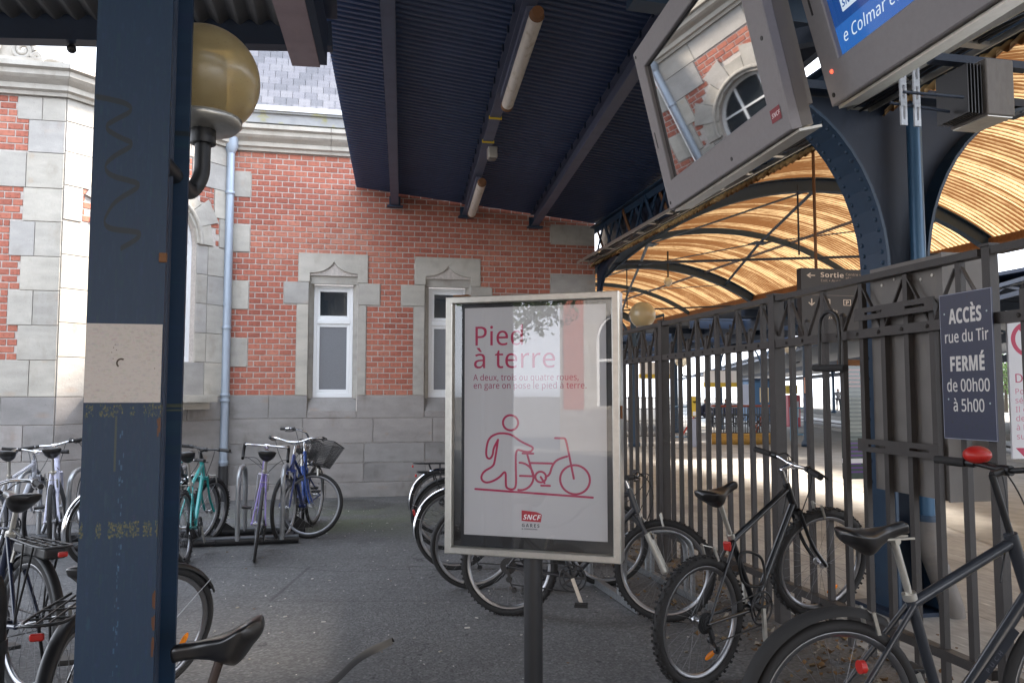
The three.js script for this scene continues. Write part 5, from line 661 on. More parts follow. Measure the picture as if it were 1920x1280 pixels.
  if (o.beaver) { const c = [V(SAD.x - .02, .60, 0), V(SAD.x - .2, .60, 0), V(-.06, .665, 0), V(-.15, .745, 0), V(-.235, .785, 0)].map((q) => q), pos = [], idx = [], cv = new THREE.CatmullRomCurve3(c), n = 30, m = 6; for (let i = 0; i <= n; i++) { const p = cv.getPoint(i / n), tg = cv.getTangent(i / n), nn = V(-tg.y, tg.x, 0).multiplyScalar(tg.x < 0 ? -1 : 1), w = .075 * (i > n - 4 ? .35 + .65 * (n - i) / 4 : 1); for (let j = 0; j <= m; j++) { const a = (j / m - .5) * 2.6; pos.push(p.x + nn.x * .022 * Math.cos(a), p.y + nn.y * .022 * Math.cos(a), w / 2 * Math.sin(a) / .96); if (i < n && j < m) { const k = i * (m + 1) + j; idx.push(k, k + 1, k + m + 1, k + 1, k + m + 2, k + m + 1); } } } const g = new THREE.BufferGeometry(); g.setAttribute('position', new THREE.Float32BufferAttribute(pos, 3)); g.setAttribute('uv', new THREE.Float32BufferAttribute(new Float32Array(pos.length / 3 * 2), 2)); g.setIndex(idx); g.computeVertexNormals(); obj('seat_post_mudguard', g, M.rubber, b); }
  if (o.padlock) obj('cable_lock', tube([sAt(o.seatY - .1).add(V(.0, 0, .03)), sAt(o.seatY - .16).add(V(.12, 0, .05)), sAt(o.seatY - .3).add(V(.06, 0, .06)), sAt(o.seatY - .26).add(V(-.05, 0, .03))], .008, 30, 7, true), M.black, b);
  return b;
}
const paint = (rgb, rough = .3) => mat(rgb, rough, 0, { clearcoat: .6, clearcoatRoughness: .2, map: rep(grain(4, .14, .97), 1) });
const head = (dx, dz) => Math.atan2(-dz, dx);
const cam2 = (lat, dep) => V(RGT.x * lat + Math.sin(YAW) * dep, 0, RGT.z * lat - Math.cos(YAW) * dep); // direction from lateral and depth
const headCam = (lat, dep) => { const d = cam2(lat, dep); return head(d.x, d.z); };
const posCam = (px, d) => { const p = cam2((px - 960) / FPX * d, d); return p; };
const G_R = 'bicycles parked against the bar fence', G_L = 'bicycles in the floor rack by the bay', G_N = 'bicycles in the foreground';
{
  // black mountain bike with its front wheel through the fence
  const rear = posCam(1316, 4.22), fr = posCam(1562, 4.92);
  bike({ name: 'mountain_bicycle', label: 'black mountain bicycle with red seat light, front wheel pushed through the fence bars', at: V(rear.x, 0, rear.z), heading: head(fr.x - rear.x, fr.z - rear.z), lean: .03, pitch: .17, r: .335, tr: .027, knob: true, wb: 1.06, seatY: .70, headY: .86, saddleY: .93, stem: .10, frame: paint([.010, .011, .013]), tubeR: .017, gears: true, reflector: true, tailLight: true, steer: -.35, crank: -1.75, padlock: true, group: G_R });
  // dark grey trekking bike in the right foreground
  bike({ name: 'trekking_bicycle', label: 'dark grey trekking bicycle with red bell and long black clip-on rear mudguard', at: posCam(1548, 3.0), heading: headCam(1, .16), lean: .05, r: .338, tr: .021, wb: .985, seatY: .75, headY: .97, saddleY: .96, stem: .24, sadX: -.10, frame: paint([.028, .032, .040]), tubeR: .020, fender: null, tail: [1.05, 2.95], bar: 'flat', bell: -1, barMat: M.black, stayLight: true, gears: true, steer: .15, reflector: true, text: 'PUCH', textBg: '#22262e', textFg: '#4a4d54', saddleTilt: .12, group: G_N });
  // row along the fence, heading for it
  const rows = [
    { at: V(1.10, 0, -5.38), heading: head(.92, .34), lean: -.06, label: 'mountain bicycle with silver suspension fork behind the poster stand', r: .335, tr: .024, knob: true, susp: true, gears: true, frame: paint([.03, .032, .038]), steer: -.1 },
    { at: V(.98, 0, -6.15), heading: head(.97, .10), lean: .05, label: 'dark city bicycle with grey tyres and bare wheels behind the poster stand', r: .335, tr: .02, gears: true, bar: 'city', frame: paint([.02, .03, .05]), barMat: M.black },
    { at: V(.93, 0, -6.85), heading: head(.97, .06), lean: -.04, label: 'city bicycle with chrome mudguards and a red reflector low on the rear guard', r: .345, tr: .019, bar: 'city', fender: M.chrome, fenderLight: true, style: 'mixte', frame: paint([.05, .05, .055]), headlight: true },
    { at: V(.98, 0, -7.75), heading: head(.98, .04), lean: .04, label: 'dark bicycle with rear carrier and black mudguards between two chrome-guarded ones', r: .34, tr: .02, bar: 'flat', fender: M.black, carrier: true, frame: paint([.04, .012, .012]), reflector: true },
    { at: V(1.02, 0, -8.6), heading: head(.98, .02), lean: -.03, label: 'grey city bicycle with chrome mudguards, closest of its row to the brick wall', r: .345, tr: .02, bar: 'city', fender: M.chrome, carrier: true, style: 'step', frame: paint([.18, .18, .19]) },
  ];
  for (const q of rows) bike({ ...q, group: G_R });
  // floor rack by the bay
  bike({ name: 'bicycle', label: 'blue city bicycle with black wire front basket and turned front wheel', at: V(-.50, 0, -9.72), heading: head(.12, 1), lean: .04, wb: 1.04, r: .345, tr: .018, bar: 'city', style: 'step', frame: paint([.025, .075, .30]), basket: true, steer: 1.15, headY: .88, stem: .12, tyreMat: M.rubber, headlight: true, seatY: .7, saddleY: .86, group: G_L });
  bike({ name: 'bicycle', label: 'dark blue bicycle with wide chrome handlebar seen head on in the rack', at: V(-.36, 0, -9.55), heading: head(-.26, 1), lean: -.03, r: .34, tr: .018, bar: 'city', style: 'mixte', frame: paint([.02, .035, .15]), headY: .86, stem: .12, seatY: .6, saddleY: .82, steer: -.05, group: G_L });
  bike({ name: 'racing_bicycle', label: 'violet and white racing bicycle with black drop handlebar in the floor rack', at: V(-.80, 0, -7.55), heading: head(-.10, -1), lean: .10, r: .335, tr: .013, bar: 'drop', frame: paint([.22, .17, .42]), headY: .88, seatY: .78, saddleY: .93, stem: .09, forkMat: paint([.6, .6, .66]), gears: true, group: G_L });
  bike({ name: 'mountain_bicycle', label: 'turquoise mountain bicycle with wide black handlebar behind the blue pillar', at: V(-1.38, 0, -7.50), heading: head(.03, -1), lean: -.05, r: .33, tr: .024, knob: true, frame: paint([.02, .30, .29]), headY: .84, seatY: .68, saddleY: .93, steer: -.42, gears: true, barMat: M.black, stem: .11, group: G_L });
  bike({ name: 'bicycle', label: 'bicycle with bright chrome mudguards half hidden behind the blue pillar', at: V(-2.12, 0, -7.65), heading: headCam(.42, .9), lean: .03, r: .345, tr: .02, fender: M.chrome, bar: 'flat', frame: paint([.03, .03, .035]), seatY: .7, saddleY: .86, headY: .8, stem: .04, group: G_L });
  bike({ name: 'bicycle', label: 'white and violet bicycle with lettered frame in front of the stone bay', at: V(-2.62, 0, -8.05), heading: headCam(-.45, .89), lean: -.05, r: .34, tr: .02, bar: 'flat', style: 'step', tubeR: .023, frame: paint([.60, .60, .74]), headY: .90, stem: .08, gears: true, text: 'SIXX', textBg: '#d4d4de', textFg: '#44444c', steer: .3, group: G_L });
  bike({ name: 'bicycle', label: 'steel blue bicycle with curved fork behind the white and violet one', at: V(-2.25, 0, -8.75), heading: headCam(-.7, .7), lean: .05, r: .34, tr: .019, bar: 'city', style: 'step', frame: paint([.10, .17, .30]), headY: .88, group: G_L });
  bike({ name: 'bicycle', label: 'silver bicycle with black handlebar, farthest along the rack before the bay', at: V(-3.05, 0, -7.75), heading: headCam(-.2, 1), lean: .06, r: .34, tr: .02, bar: 'flat', frame: paint([.40, .41, .45]), headY: .86, group: G_L });
  // left foreground
  bike({ name: 'electric_bicycle', label: 'navy electric bicycle with a flat battery in its rear carrier', at: posCam(66, 4.05), heading: headCam(-.8, .6), lean: .04, r: .345, tr: .023, bar: 'city', fender: M.black, carrier: true, battery: true, style: 'step', frame: paint([.012, .018, .045]), tubeR: .022, saddleY: .93, group: G_N });
  bike({ name: 'bicycle', label: 'black bicycle with wire rear carrier standing behind the blue pillar', at: posCam(160, 2.95), heading: headCam(-.20, 1), lean: -.03, r: .335, tr: .02, bar: 'flat', fender: M.black, carrier: true, reflector: true, frame: paint([.012, .012, .013]), headY: .78, stem: .03, seatY: .62, saddleY: .78, steer: -.85, group: G_N });
  bike({ name: 'bicycle', label: 'low black bicycle with tilted saddle and a long seat-post mudguard', at: posCam(592, 2.3), heading: headCam(-1, .02), lean: .03, r: .25, tr: .022, wb: .95, bar: 'flat', frame: paint([.02, .018, .016]), headY: .56, stem: -.03, seatY: .55, saddleY: .77, saddleTilt: -.30, beaver: true, postMat: mat([.05, .034, .028], .5, .3), group: G_N });
}
// floor racks
{
  const rk = thing('floor_rack', 'black floor rack of two pipes with grey hoops in front of the bay', 'bicycle rack', V(0, 0, 0));
  obj('pipe', [bar(V(-4.2, .05, -8.32), V(-.46, .05, -8.40), .045, 16)], M.rackTube, rk); obj('pipe', [bar(V(-4.2, .05, -8.92), V(-.42, .05, -8.97), .045, 16)], M.rackTube, rk);
  for (const x of [-.62, -1.05, -1.62, -2.0, -2.6, -3.05, -3.7]) { obj('hoop', tube([V(x, .05, -8.36), V(x, .45, -8.36), V(x, .66, -8.38), V(x, .74, -8.50), V(x, .74, -8.80), V(x, .66, -8.92), V(x, .45, -8.94), V(x, .05, -8.94)], .024, 48, 10), M.galv, rk); }
  for (const x of [-.55, -1.35, -2.3, -3.4]) obj('cross_foot', [beam(V(x, .06, -8.36), V(x, .06, -8.95), .05, .03), at(extr(poly([[0, 0], [.22, 0], [0, .16]]), .012), x, .07, -8.93)], M.black, rk);
  const r2 = thing('fence_rack', 'galvanised bicycle rack with upright hoops along the fence', 'bicycle rack', V(0, 0, 0));
  obj('rail', [beam(V(1.82, .035, -9.2), V(1.98, .035, -5.2), .05, .05)], M.galv, r2); obj('rail', [beam(V(2.36, .035, -9.2), V(2.50, .035, -5.2), .05, .05)], M.galv, r2);
  for (let i = 0; i < 6; i++) { const z = -5.45 - i * .72, x = 1.96 - i * .025; obj('hoop', tube([V(x, .04, z), V(x, .32, z), V(x + .03, .44, z), V(x + .12, .50, z), V(x + .40, .50, z), V(x + .50, .42, z), V(x + .52, .3, z), V(x + .52, .04, z)], .020, 44, 10), M.galv, r2); obj('hoop', tube([V(x, .04, z - .11), V(x, .32, z - .11), V(x + .03, .44, z - .11), V(x + .12, .50, z - .11), V(x + .40, .50, z - .11), V(x + .50, .42, z - .11), V(x + .52, .3, z - .11), V(x + .52, .04, z - .11)], .020, 44, 10), M.galv, r2); }
  const bp = posCam(4, 2.5), bo = thing('bollard', 'dark round steel bollard beside the electric bicycle', 'bollard', V(bp.x, 0, bp.z)); obj('shaft', lathe([[0, 0], [.04, 0], [.04, .84], [.036, .90], [.022, .935], [0, .945]], 20), M.black, bo); obj('ring', lathe([[.041, .70], [.046, .70], [.046, .74], [.041, .74]], 20), M.rackTube, bo);
}
// ---------------------------------------------------------------- beyond the fence
const TU = V(Math.sin(19.9 * Math.PI / 180), 0, -Math.cos(19.9 * Math.PI / 180)), TN = V(-TU.z, 0, TU.x), tk = (s, l, y = 0) => V(0, y, 0).addScaledVector(TN, s).addScaledVector(TU, l); // along the tracks
{
  const quad = (s0, s1, l0, l1, y) => { const g = new THREE.BufferGeometry(), P = [tk(s0, l0, y), tk(s1, l0, y), tk(s1, l1, y), tk(s0, l1, y)]; g.setAttribute('position', new THREE.Float32BufferAttribute([0, 1, 2, 0, 2, 3].flatMap((i) => P[i].toArray()), 3)); g.setAttribute('uv', new THREE.Float32BufferAttribute([0, 1, 2, 0, 2, 3].flatMap((i) => [P[i].x * .2, P[i].z * .2]), 2)); g.computeVertexNormals(); return g; };
  const conc = mat([.27, .26, .24], .9, 0, { map: rep(grain(2, .25, .9), 1) });
  struct('platform_floor', quad(3.6, 8.9, -10, 120, .012), conc);
  struct('track_bed', quad(8.9, 11.8, -10, 160, .016), mat([.055, .047, .042], .95, 0, { map: rep(grain(6, .5, .9), 2) }));
  const rails = tag(obj('rails', [9.6, 11.05].map((s) => beam(tk(s, -10, .09), tk(s, 160, .09), .07, .14)), M.steel), 'pair of steel rails running between the platforms', 'rails');
  struct('platform_edge', [beam(tk(8.85, -10, .06), tk(8.85, 160, .06), .3, .12)], conc);
  struct('far_platform', [beam(tk(19, -10, .14), tk(19, 160, .14), 14, .28)], conc);
  // dark platform canopy across the tracks
  const c = thing('platform_canopy', 'long dark platform canopy on blue columns across the tracks', 'canopy');
  const slab = (s0, y0, s1, y1, l0, l1) => { const gs = []; const a = tk(s0, l0, y0), b = tk(s1, l0, y1), d = b.clone().sub(a), L = d.length(); const m = beam(tk((s0 + s1) / 2, l0, (y0 + y1) / 2), tk((s0 + s1) / 2, l1, (y0 + y1) / 2), L, .05, V(0, 1, 0).addScaledVector(TN, -(y1 - y0) / (s1 - s0))); return m; };
  obj('roof_slope', [slab(7.4, 3.65, 10.9, 4.5, 2, 130)], M.blueDark, c); obj('roof_slope', [slab(10.9, 4.5, 20, 3.7, 2, 130)], M.blueDark, c);
  for (let l = 3; l < 110; l += 1.6) obj('truss_bar', [beam(tk(7.45, l, 3.45), tk(7.45, l + .8, 3.62), .04, .05), beam(tk(7.45, l + .8, 3.62), tk(7.45, l + 1.6, 3.45), .04, .05)], M.blueDark, c);
  obj('fascia', [beam(tk(7.4, 2, 3.42), tk(7.4, 110, 3.42), .06, .09), beam(tk(7.4, 2, 3.66), tk(7.4, 110, 3.66), .06, .08), beam(tk(12, 2, 3.3), tk(12, 110, 3.3), .1, .3), beam(tk(19.8, 2, 3.4), tk(19.8, 110, 3.4), .1, .4)], M.blueDark, c);
  const c3 = thing('side_canopy', 'flat dark canopy with light slits adjoining the vault eaves', 'canopy');
  for (let i = 0; i < 9; i++) { const za = -18 - i * 6.5, zb = za - 6.1; obj('roof_panel', [box(11.3, 19, 4.02, 4.1, zb, za)], M.blueDark, c3); obj('cross_beam', [box(11.2, 19, 3.72, 4.0, za - .12, za - .02), box(11.2, 19, 3.78, 4.0, za - 3.1, za - 3.0)], M.blueDark, c3); }
  obj('roof_panel', box(13.5, 19, 4.02, 4.1, -17.6, -9), M.blueDark, c3); for (const z of [-9.1, -12, -15]) obj('cross_beam', box(13.4, 19, 3.74, 4.0, z - .1, z), M.blueDark, c3);
  for (const x of [13.2, 15.6, 18.9]) obj('long_beam', box(x - .06, x + .06, 3.62, 4.0, -76, -18.2), M.blueDark, c3);
  // blue columns with a curved bracket
  const colBase = [onG(1515, 838), onG(1190, 838), onG(1268, 812), onG(1352, 806), onG(1432, 800), tk(14, 44, .28), tk(14, 56, .28), tk(14, 30, .28)];
  colBase.forEach((p, i) => { const q = thing('platform_column', i < 1 ? 'slender blue iron column with a pink notice, standing beyond the fence' : i < 5 ? 'slender blue iron column under the vault eaves beyond the fence' : 'slender blue iron column on the platform across the tracks', 'column', p, 'blue platform columns'); const h = i < 5 ? 3.9 - p.y : 3.5;
    obj('shaft', [lathe([[0, 0], [.17, 0], [.17, .12], [.11, .22], [.095, .9], [.085, h - .3], [.13, h - .2], [.13, h], [0, h]], 20)], M.blue, q); obj('bracket', [tube([V(0, h - 1.3, 0), V(-.12, h - .75, 0), V(-.42, h - .25, 0), V(-.95, h - .05, 0)], .045, 20, 8), tube([V(0, h - 1.3, 0), V(.12, h - .75, 0), V(.42, h - .25, 0), V(.95, h - .05, 0)], .045, 20, 8)], M.blue, q);
    if (!i) { obj('notice', box(-.13, .13, 1.55, 2.0, .10, .115), mat([.62, .33, .24], .6), q); obj('band', box(-.14, .14, .75, 1.5, .085, .10), M.beamPaint, q); } });
  // globe lamps
  for (const [px, py, r, label] of [[1205, 590, 24.5, 'pale globe lamp on the corner of the brick wall beyond the fence'], [1480, 650, 13, 'bright globe lamp on a curved arm by the blue iron column'], [1278, 676, 12, 'globe lamp beyond the fence over the stair railing'], [1253, 528, 8, 'tiny globe lamp hanging from the vault rib']]) {
    const d = r === 8 ? 18 : .187 / r * FPX, p = onD(px, py, d), R = r * d / FPX, l = thing('globe_lamp', label, 'lamp', p, 'small globe lamps'); obj('globe', sphere(R, 0, 0, 0, 24, 16), mat(r > 20 ? [.62, .50, .28] : [.75, .70, .58], .3, 0, { transmission: .4, clearcoat: .4 }), l); obj('stem', r === 8 ? bar(V(0, R, 0), V(0, R + .6, 0), .02) : tube([V(0, -R, 0), V(0, -R - .12, 0), V(.05, -R - .25, 0), V(r > 20 ? -.45 : .3, -R - .22, r > 20 ? -.6 : 0)], .022, 20, 8), M.black, l); obj('collar', lathe([[.0, -R - .02], [R * .5, -R * .9], [R * .5, -R * .82], [0, -R * .8]], 18), M.alu, l); }
  // help post
  { const p = onG(1302, 838), q = thing('help_post', 'grey call post with a yellow rounded head on the platform', 'post', p); obj('shaft', rbox(.20, .82, .16, .02).translate(0, .41, 0), mat([.30, .33, .42], .5), q); obj('head', [rbox(.20, .5, .17, .05, 3).translate(0, 1.12, 0), at(prep(new THREE.CylinderGeometry(.10, .10, .17, 20)), 0, 1.36, 0, 0, Math.PI / 2)], M.yellow, q); obj('plate', box(-.07, .07, .90, 1.02, .086, .092), M.white, q); }
  // stairwell railing with red handrail
  { const a = onG(1335, 833), b = onG(1452, 832), d = b.clone().sub(a), n = 26, s = thing('stair_railing', 'black lattice railing with red handrail round the underpass stairs', 'railing'); for (let i = 0; i <= n; i++) { const p = a.clone().addScaledVector(d, i / n); obj('baluster', box(p.x - .012, p.x + .012, .3, 1.12, p.z - .012, p.z + .012), M.black, s); }
    for (const y of [.34, .62, .9]) obj('rail', beam(a.clone().setY(y), b.clone().setY(y), .025, .03), M.black, s); obj('handrail', bar(a.clone().setY(1.16), b.clone().setY(1.16), .035, 10), mat([.26, .05, .02], .5), s); for (const q of [[.62, .96], [.68, 1.0]]) obj('sloping_handrail', bar(a.clone().addScaledVector(d, q[0]).setY(.25), a.clone().addScaledVector(d, q[1]).add(V(0, 0, -.4)).setY(.95), .035, 8), mat([.36, .08, .03], .5), s);
    for (let i = 0; i < 12; i++) { const p = a.clone().addScaledVector(d, (i + .5) / 12); obj('scroll', prep(new THREE.TorusGeometry(.12, .012, 5, 16)).translate(p.x, .76, p.z), M.black, s); }
    const w = thing('ochre_kerb', 'low ochre rounded kerb wall below the stair railing', 'kerb', a); const L = d.length(), cv = []; for (let i = 0; i <= 10; i++) cv.push(V(d.x * i / 10, .14, d.z * i / 10).add(V(0, 0, .25 * Math.sin(i / 10 * Math.PI)))); obj('body', tube(cv, .16, 40, 12), mat([.36, .20, .035], .7, 0, { map: rep(grain(3, .3, .9), 1) }), w); obj('capping', tube(cv.map((q) => q.clone().add(V(0, .15, 0))), .05, 40, 8), mat([.40, .24, .06], .7), w);
    const l = onG(1262, 828), f = thing('mesh_barrier', 'blue framed mesh barrier with red brace at the stair head', 'barrier', l); obj('frame', [bar(V(0, 0, 0), V(0, 1.15, 0), .03), bar(V(1.0, 0, -.3), V(1.0, 1.15, -.3), .03), bar(V(0, 1.12, 0), V(1.0, 1.12, -.3), .025), bar(V(0, .15, 0), V(1.0, .15, -.3), .025)], mat([.04, .12, .22], .5), f); const mw = []; for (let i = 1; i < 12; i++) mw.push(bar(V(i / 12, .15, -.3 * i / 12), V(i / 12, 1.12, -.3 * i / 12), .006, 4)); for (let i = 1; i < 8; i++) mw.push(bar(V(0, .15 + i * .12, 0), V(1, .15 + i * .12, -.3), .006, 4)); obj('mesh', mw, M.black, f); obj('brace', bar(V(.3, .12, -.08), V(.9, .85, -.26), .03), mat([.42, .05, .03], .5), f);
    const m = onG(1484, 826), f2 = thing('mesh_barrier', 'pale blue mesh barrier beside the slender blue column', 'barrier', m); obj('frame', [bar(V(0, 0, 0), V(0, 1.1, 0), .03), bar(V(.5, 0, 0), V(.5, 1.1, 0), .03), bar(V(0, 1.07, 0), V(.5, 1.07, 0), .025), bar(V(0, .2, 0), V(.5, .2, 0), .025), bar(V(.25, .2, 0), V(.25, 1.07, 0), .012)], mat([.10, .25, .38], .5), f2); }
  // far fence at the left
  { const a = onG(1160, 838), b = onG(1262, 836), d = b.clone().sub(a), s = thing('platform_railing', 'grey wire railing far behind the bar fence', 'railing'); for (let i = 0; i <= 16; i++) { const p = a.clone().addScaledVector(d, i / 16); obj('post', bar(p, p.clone().setY(1.45), .018, 6), M.fence, s); } for (const y of [.3, .75, 1.1, 1.42]) obj('wire', bar(a.clone().setY(y), b.clone().setY(y), .014, 6), M.fence, s); const k = []; for (let i = 0; i < 60; i++) { const p = a.clone().addScaledVector(d, i / 60); k.push(bar(p.clone().setY(.3), p.clone().setY(1.1), .008, 4)); } obj('mesh', k, M.rackTube, s); }
  // blue kiosk, red ticket machine, notice boards
  { const p = onG(1426, 790), k = thing('blue_kiosk', 'blue platform kiosk with a lit amber window', 'kiosk', p); obj('body', rbox(1.5, 2.3, 1.6, .03).translate(0, 1.15, 0), mat([.03, .085, .16], .5), k); obj('roof', rbox(1.7, .12, 1.8, .03).translate(0, 2.36, 0), M.blueDark, k); obj('window', box(-.45, .1, 1.1, 1.9, .801, .812), mat([.6, .42, .2], .3), k); obj('door', box(.25, .65, .1, 2.0, .801, .812), mat([.02, .05, .1], .4), k);
    const q = onG(1485, 800), t = thing('ticket_machine', 'red and grey ticket machine with yellow top on the platform', 'machine', q); obj('body', rbox(.62, 1.5, .6, .04).translate(0, .75, 0), mat([.35, .02, .04], .4), t); obj('panel', box(-.22, .22, .45, 1.2, .301, .31), mat([.42, .42, .46], .4), t); obj('sign', box(-.3, .3, 1.55, 1.95, -.1, .1), M.yellow, t);
    const b1 = onG(1397, 800), n1 = thing('timetable_board', 'white timetable board on the platform beside the kiosk', 'board', b1); obj('board', box(-.28, .28, .95, 2.0, -.03, .03), mat([.62, .64, .74], .5), n1); obj('legs', [bar(V(-.22, 0, 0), V(-.22, .95, 0), .03), bar(V(.22, 0, 0), V(.22, .95, 0), .03)], M.black, n1);
    const b2 = onD(1610, 750, 9.5), n2 = thing('poster_board', 'tall glass poster board with green and violet print behind the cabinet', 'board', V(b2.x, 0, b2.z)); const tx = canvasTex(256, 640, (c2, w, h) => { c2.fillStyle = '#3c4a48'; c2.fillRect(0, 0, w, h); const r = RNG(3); for (let i = 0; i < 26; i++) { c2.fillStyle = i < 5 ? '#8c6a66' : i > 17 ? '#5a3f7e' : '#64706c'; c2.fillRect(16, 20 + i * 23, (w - 40) * (.4 + .6 * r()), 9); } c2.fillStyle = '#c9ccd2'; c2.fillRect(0, h * .82, w, 26); }); const g2 = box(-.22, .30, .5, 1.85, -.03, .03), u = g2.attributes.uv, a = g2.attributes.position; for (let i = 0; i < u.count; i++) u.setXY(i, (a.getX(i) + .22) / .52, (a.getY(i) - .5) / 1.35); obj('panel', g2, mat([1, 1, 1], .15, 0, { map: tx, clearcoat: .6 }), n2); obj('top', box(-.24, .32, 1.85, 1.92, -.05, .05), M.rust, n2); obj('feet', [box(-.2, -.14, .012, .5, -.03, .03), box(.22, .28, .012, .5, -.03, .03)], M.black, n2);
    for (const [px, py, w, label] of [[1228, 690, .5, 'yellow edged hanging sign far behind the fence, the left of a pair'], [1352, 706, .55, 'white and yellow platform sign hanging beyond the railing']]) { const q2 = onD(px, py, 24), s2 = thing('platform_sign', label, 'sign', q2); obj('board', box(-w, w, -.18, .18, -.03, .03), M.white, s2); obj('stripe', box(-w - .005, w + .005, -.32, -.18, -.035, .035), M.yellow, s2); obj('hanger', [bar(V(-w * .6, .18, 0), V(-w * .6, 1.6, 0), .02), bar(V(w * .6, .18, 0), V(w * .6, 1.6, 0), .02)], M.black, s2); } }
  // bench with two seated people
  const bp = onG(1345, 800); const be = thing('platform_bench', 'dark blue platform bench with two people far beyond the railing', 'bench', bp); obj('seat', box(-1.3, 1.3, .40, .45, -.22, .22), mat([.02, .03, .07], .5), be); obj('backrest', box(-1.3, 1.3, .5, .9, -.26, -.22), mat([.02, .03, .07], .5), be); for (const x of [-1.1, 0, 1.1]) obj('leg', box(x - .03, x + .03, 0, .4, -.2, .2), M.black, be);
  // hedge and trees beyond the tracks
  const leaf = (n, f, size, seed, cols) => { const r = RNG(seed), pos = [], col = [], nor = []; for (let i = 0; i < n; i++) { const p = f(r), a = V(r() - .5, r() - .5, r() - .5).normalize(), b = V(r() - .5, r() - .5, r() - .5).cross(a).normalize(), s = size * (.6 + .8 * r()), c = cols[Math.floor(r() * cols.length)], nn = a.clone().cross(b); for (const [x, y] of [[-1, 0], [0, -.55], [1, 0], [-1, 0], [1, 0], [0, .55]]) { const q = p.clone().addScaledVector(a, x * s).addScaledVector(b, y * s); pos.push(q.x, q.y, q.z); nor.push(nn.x, nn.y, nn.z); col.push(...c); } } const g = new THREE.BufferGeometry(); g.setAttribute('position', new THREE.Float32BufferAttribute(pos, 3)); g.setAttribute('normal', new THREE.Float32BufferAttribute(nor, 3)); g.setAttribute('color', new THREE.Float32BufferAttribute(col, 3)); g.setAttribute('uv', new THREE.Float32BufferAttribute(new Float32Array(pos.length / 3 * 2), 2)); return g; };
  const greens = [[.07, .13, .03], [.10, .17, .04], [.05, .09, .025], [.13, .19, .06]], LM = mat([1, 1, 1], .9, 0, { vertexColors: true, transmission: .35 });
  for (let i = 0; i < 7; i++) { const p = tk(29 + (i % 3) * 2, 22 + i * 12), t = thing('tree', ['broad bushy green tree behind the far platform, first of the row', 'tall light green tree in the row behind the far platform', 'rounded bush behind the far platform near the red machine', 'green tree behind the far platform column', 'dense low tree behind the far platform', 'loose green tree at the bend of the tracks', 'far green tree closing the row along the tracks'][i], 'tree', p); const h = 4 + (i * 37 % 30) / 10; obj('trunk', [bar(V(0, 0, 0), V(.1, h * .6, 0), .16, 8, .08), bar(V(.05, h * .35, 0), V(.8, h * .7, .3), .07, 6, .03), bar(V(.05, h * .4, 0), V(-.8, h * .75, -.2), .07, 6, .03)], mat([.06, .045, .03], .9), t); const cl = []; const r = RNG(i + 50); for (let k = 0; k < 14; k++) cl.push(V((r() - .5) * 5, h * .2 + r() * h * .8, (r() - .5) * 5)); obj('crown', leaf(5200, (q) => { const c2 = cl[Math.floor(q() * 14)], a = q() * 6.28, b = Math.acos(2 * q() - 1), rad = 1.35 * Math.cbrt(q()); return V(c2.x + rad * Math.sin(b) * Math.cos(a), Math.max(.1, c2.y + rad * Math.cos(b)), c2.z + rad * Math.sin(b) * Math.sin(a)); }, .11, i + 9, greens), LM, t); }
  // what stands behind the camera: seen only mirrored in the poster glass
  { const b = thing('street_building', 'brick and stone building with arched window across the forecourt, mirrored in the poster glass', 'building', V(-8.6, 0, 11.6)); b.rotation.y = Math.PI - .72; const bm = M.stone[3], L = 24, RE = 3.1, hw = .8, cx = 1.3;
    const sh = poly([[-L, 0], [RE, 0], [RE, 7.2], [-L, 7.2]]), ho = new THREE.Path(); ho.moveTo(cx - hw, 1.2); ho.lineTo(cx - hw, 3.0); ho.absarc(cx, 3.0, hw, Math.PI, 0, true); ho.lineTo(cx + hw, 1.2); ho.closePath(); sh.holes.push(ho); const w = extr(sh, .4, 0, 20); w.translate(0, 0, -.4); obj('wall', uvBox(w), bm, b);
    obj('brick_panel', [box(cx - hw - 1.5, cx - hw - .35, 1.1, 6.9, 0, .03), box(cx + hw + .35, cx + hw + .9, 1.1, 6.9, 0, .03)], M.brick[2], b); obj('plinth', box(-L, RE, 0, 1.1, 0, .05), M.baseStone[0], b); obj('surround', [box(cx - hw - .35, cx - hw, 1.1, 3.4, .0, .04), box(cx + hw, cx + hw + .35, 1.1, 3.4, .0, .04)], M.stone[0], b); obj('cornice', box(-L - .1, RE + .1, 7.0, 7.4, -.4, .25), M.stone[1], b); const f = sub('arched_window', b), wf = [box(cx - hw, cx - hw + .08, 1.2, 3, -.15, -.09), box(cx + hw - .08, cx + hw, 1.2, 3, -.15, -.09), box(cx - .03, cx + .03, 1.2, 3.75, -.15, -.09), box(cx - hw + .08, cx + hw - .08, 2.4, 2.48, -.152, -.088)]; for (let i = 0; i < 20; i++) { const a = Math.PI * i / 20, c2 = Math.PI * (i + 1) / 20, R = hw - .04; wf.push(beam(V(cx + R * Math.cos(a), 3 + R * Math.sin(a), -.12), V(cx + R * Math.cos(c2), 3 + R * Math.sin(c2), -.12), .06, .08, V(0, 0, 1))); } obj('frame', wf, M.white, f); obj('pane', box(cx - hw, cx + hw, 1.2, 3.8, -.2, -.18), M.glassDark, f);
    const rf = extr(poly([[-.5, 7.4], [.2, 7.4], [-2.4, 10.5], [-2.6, 10.5]]), L + RE); rf.rotateY(Math.PI / 2); rf.translate(-L, 0, 0); obj('roof', rf, M.slate[0], b);
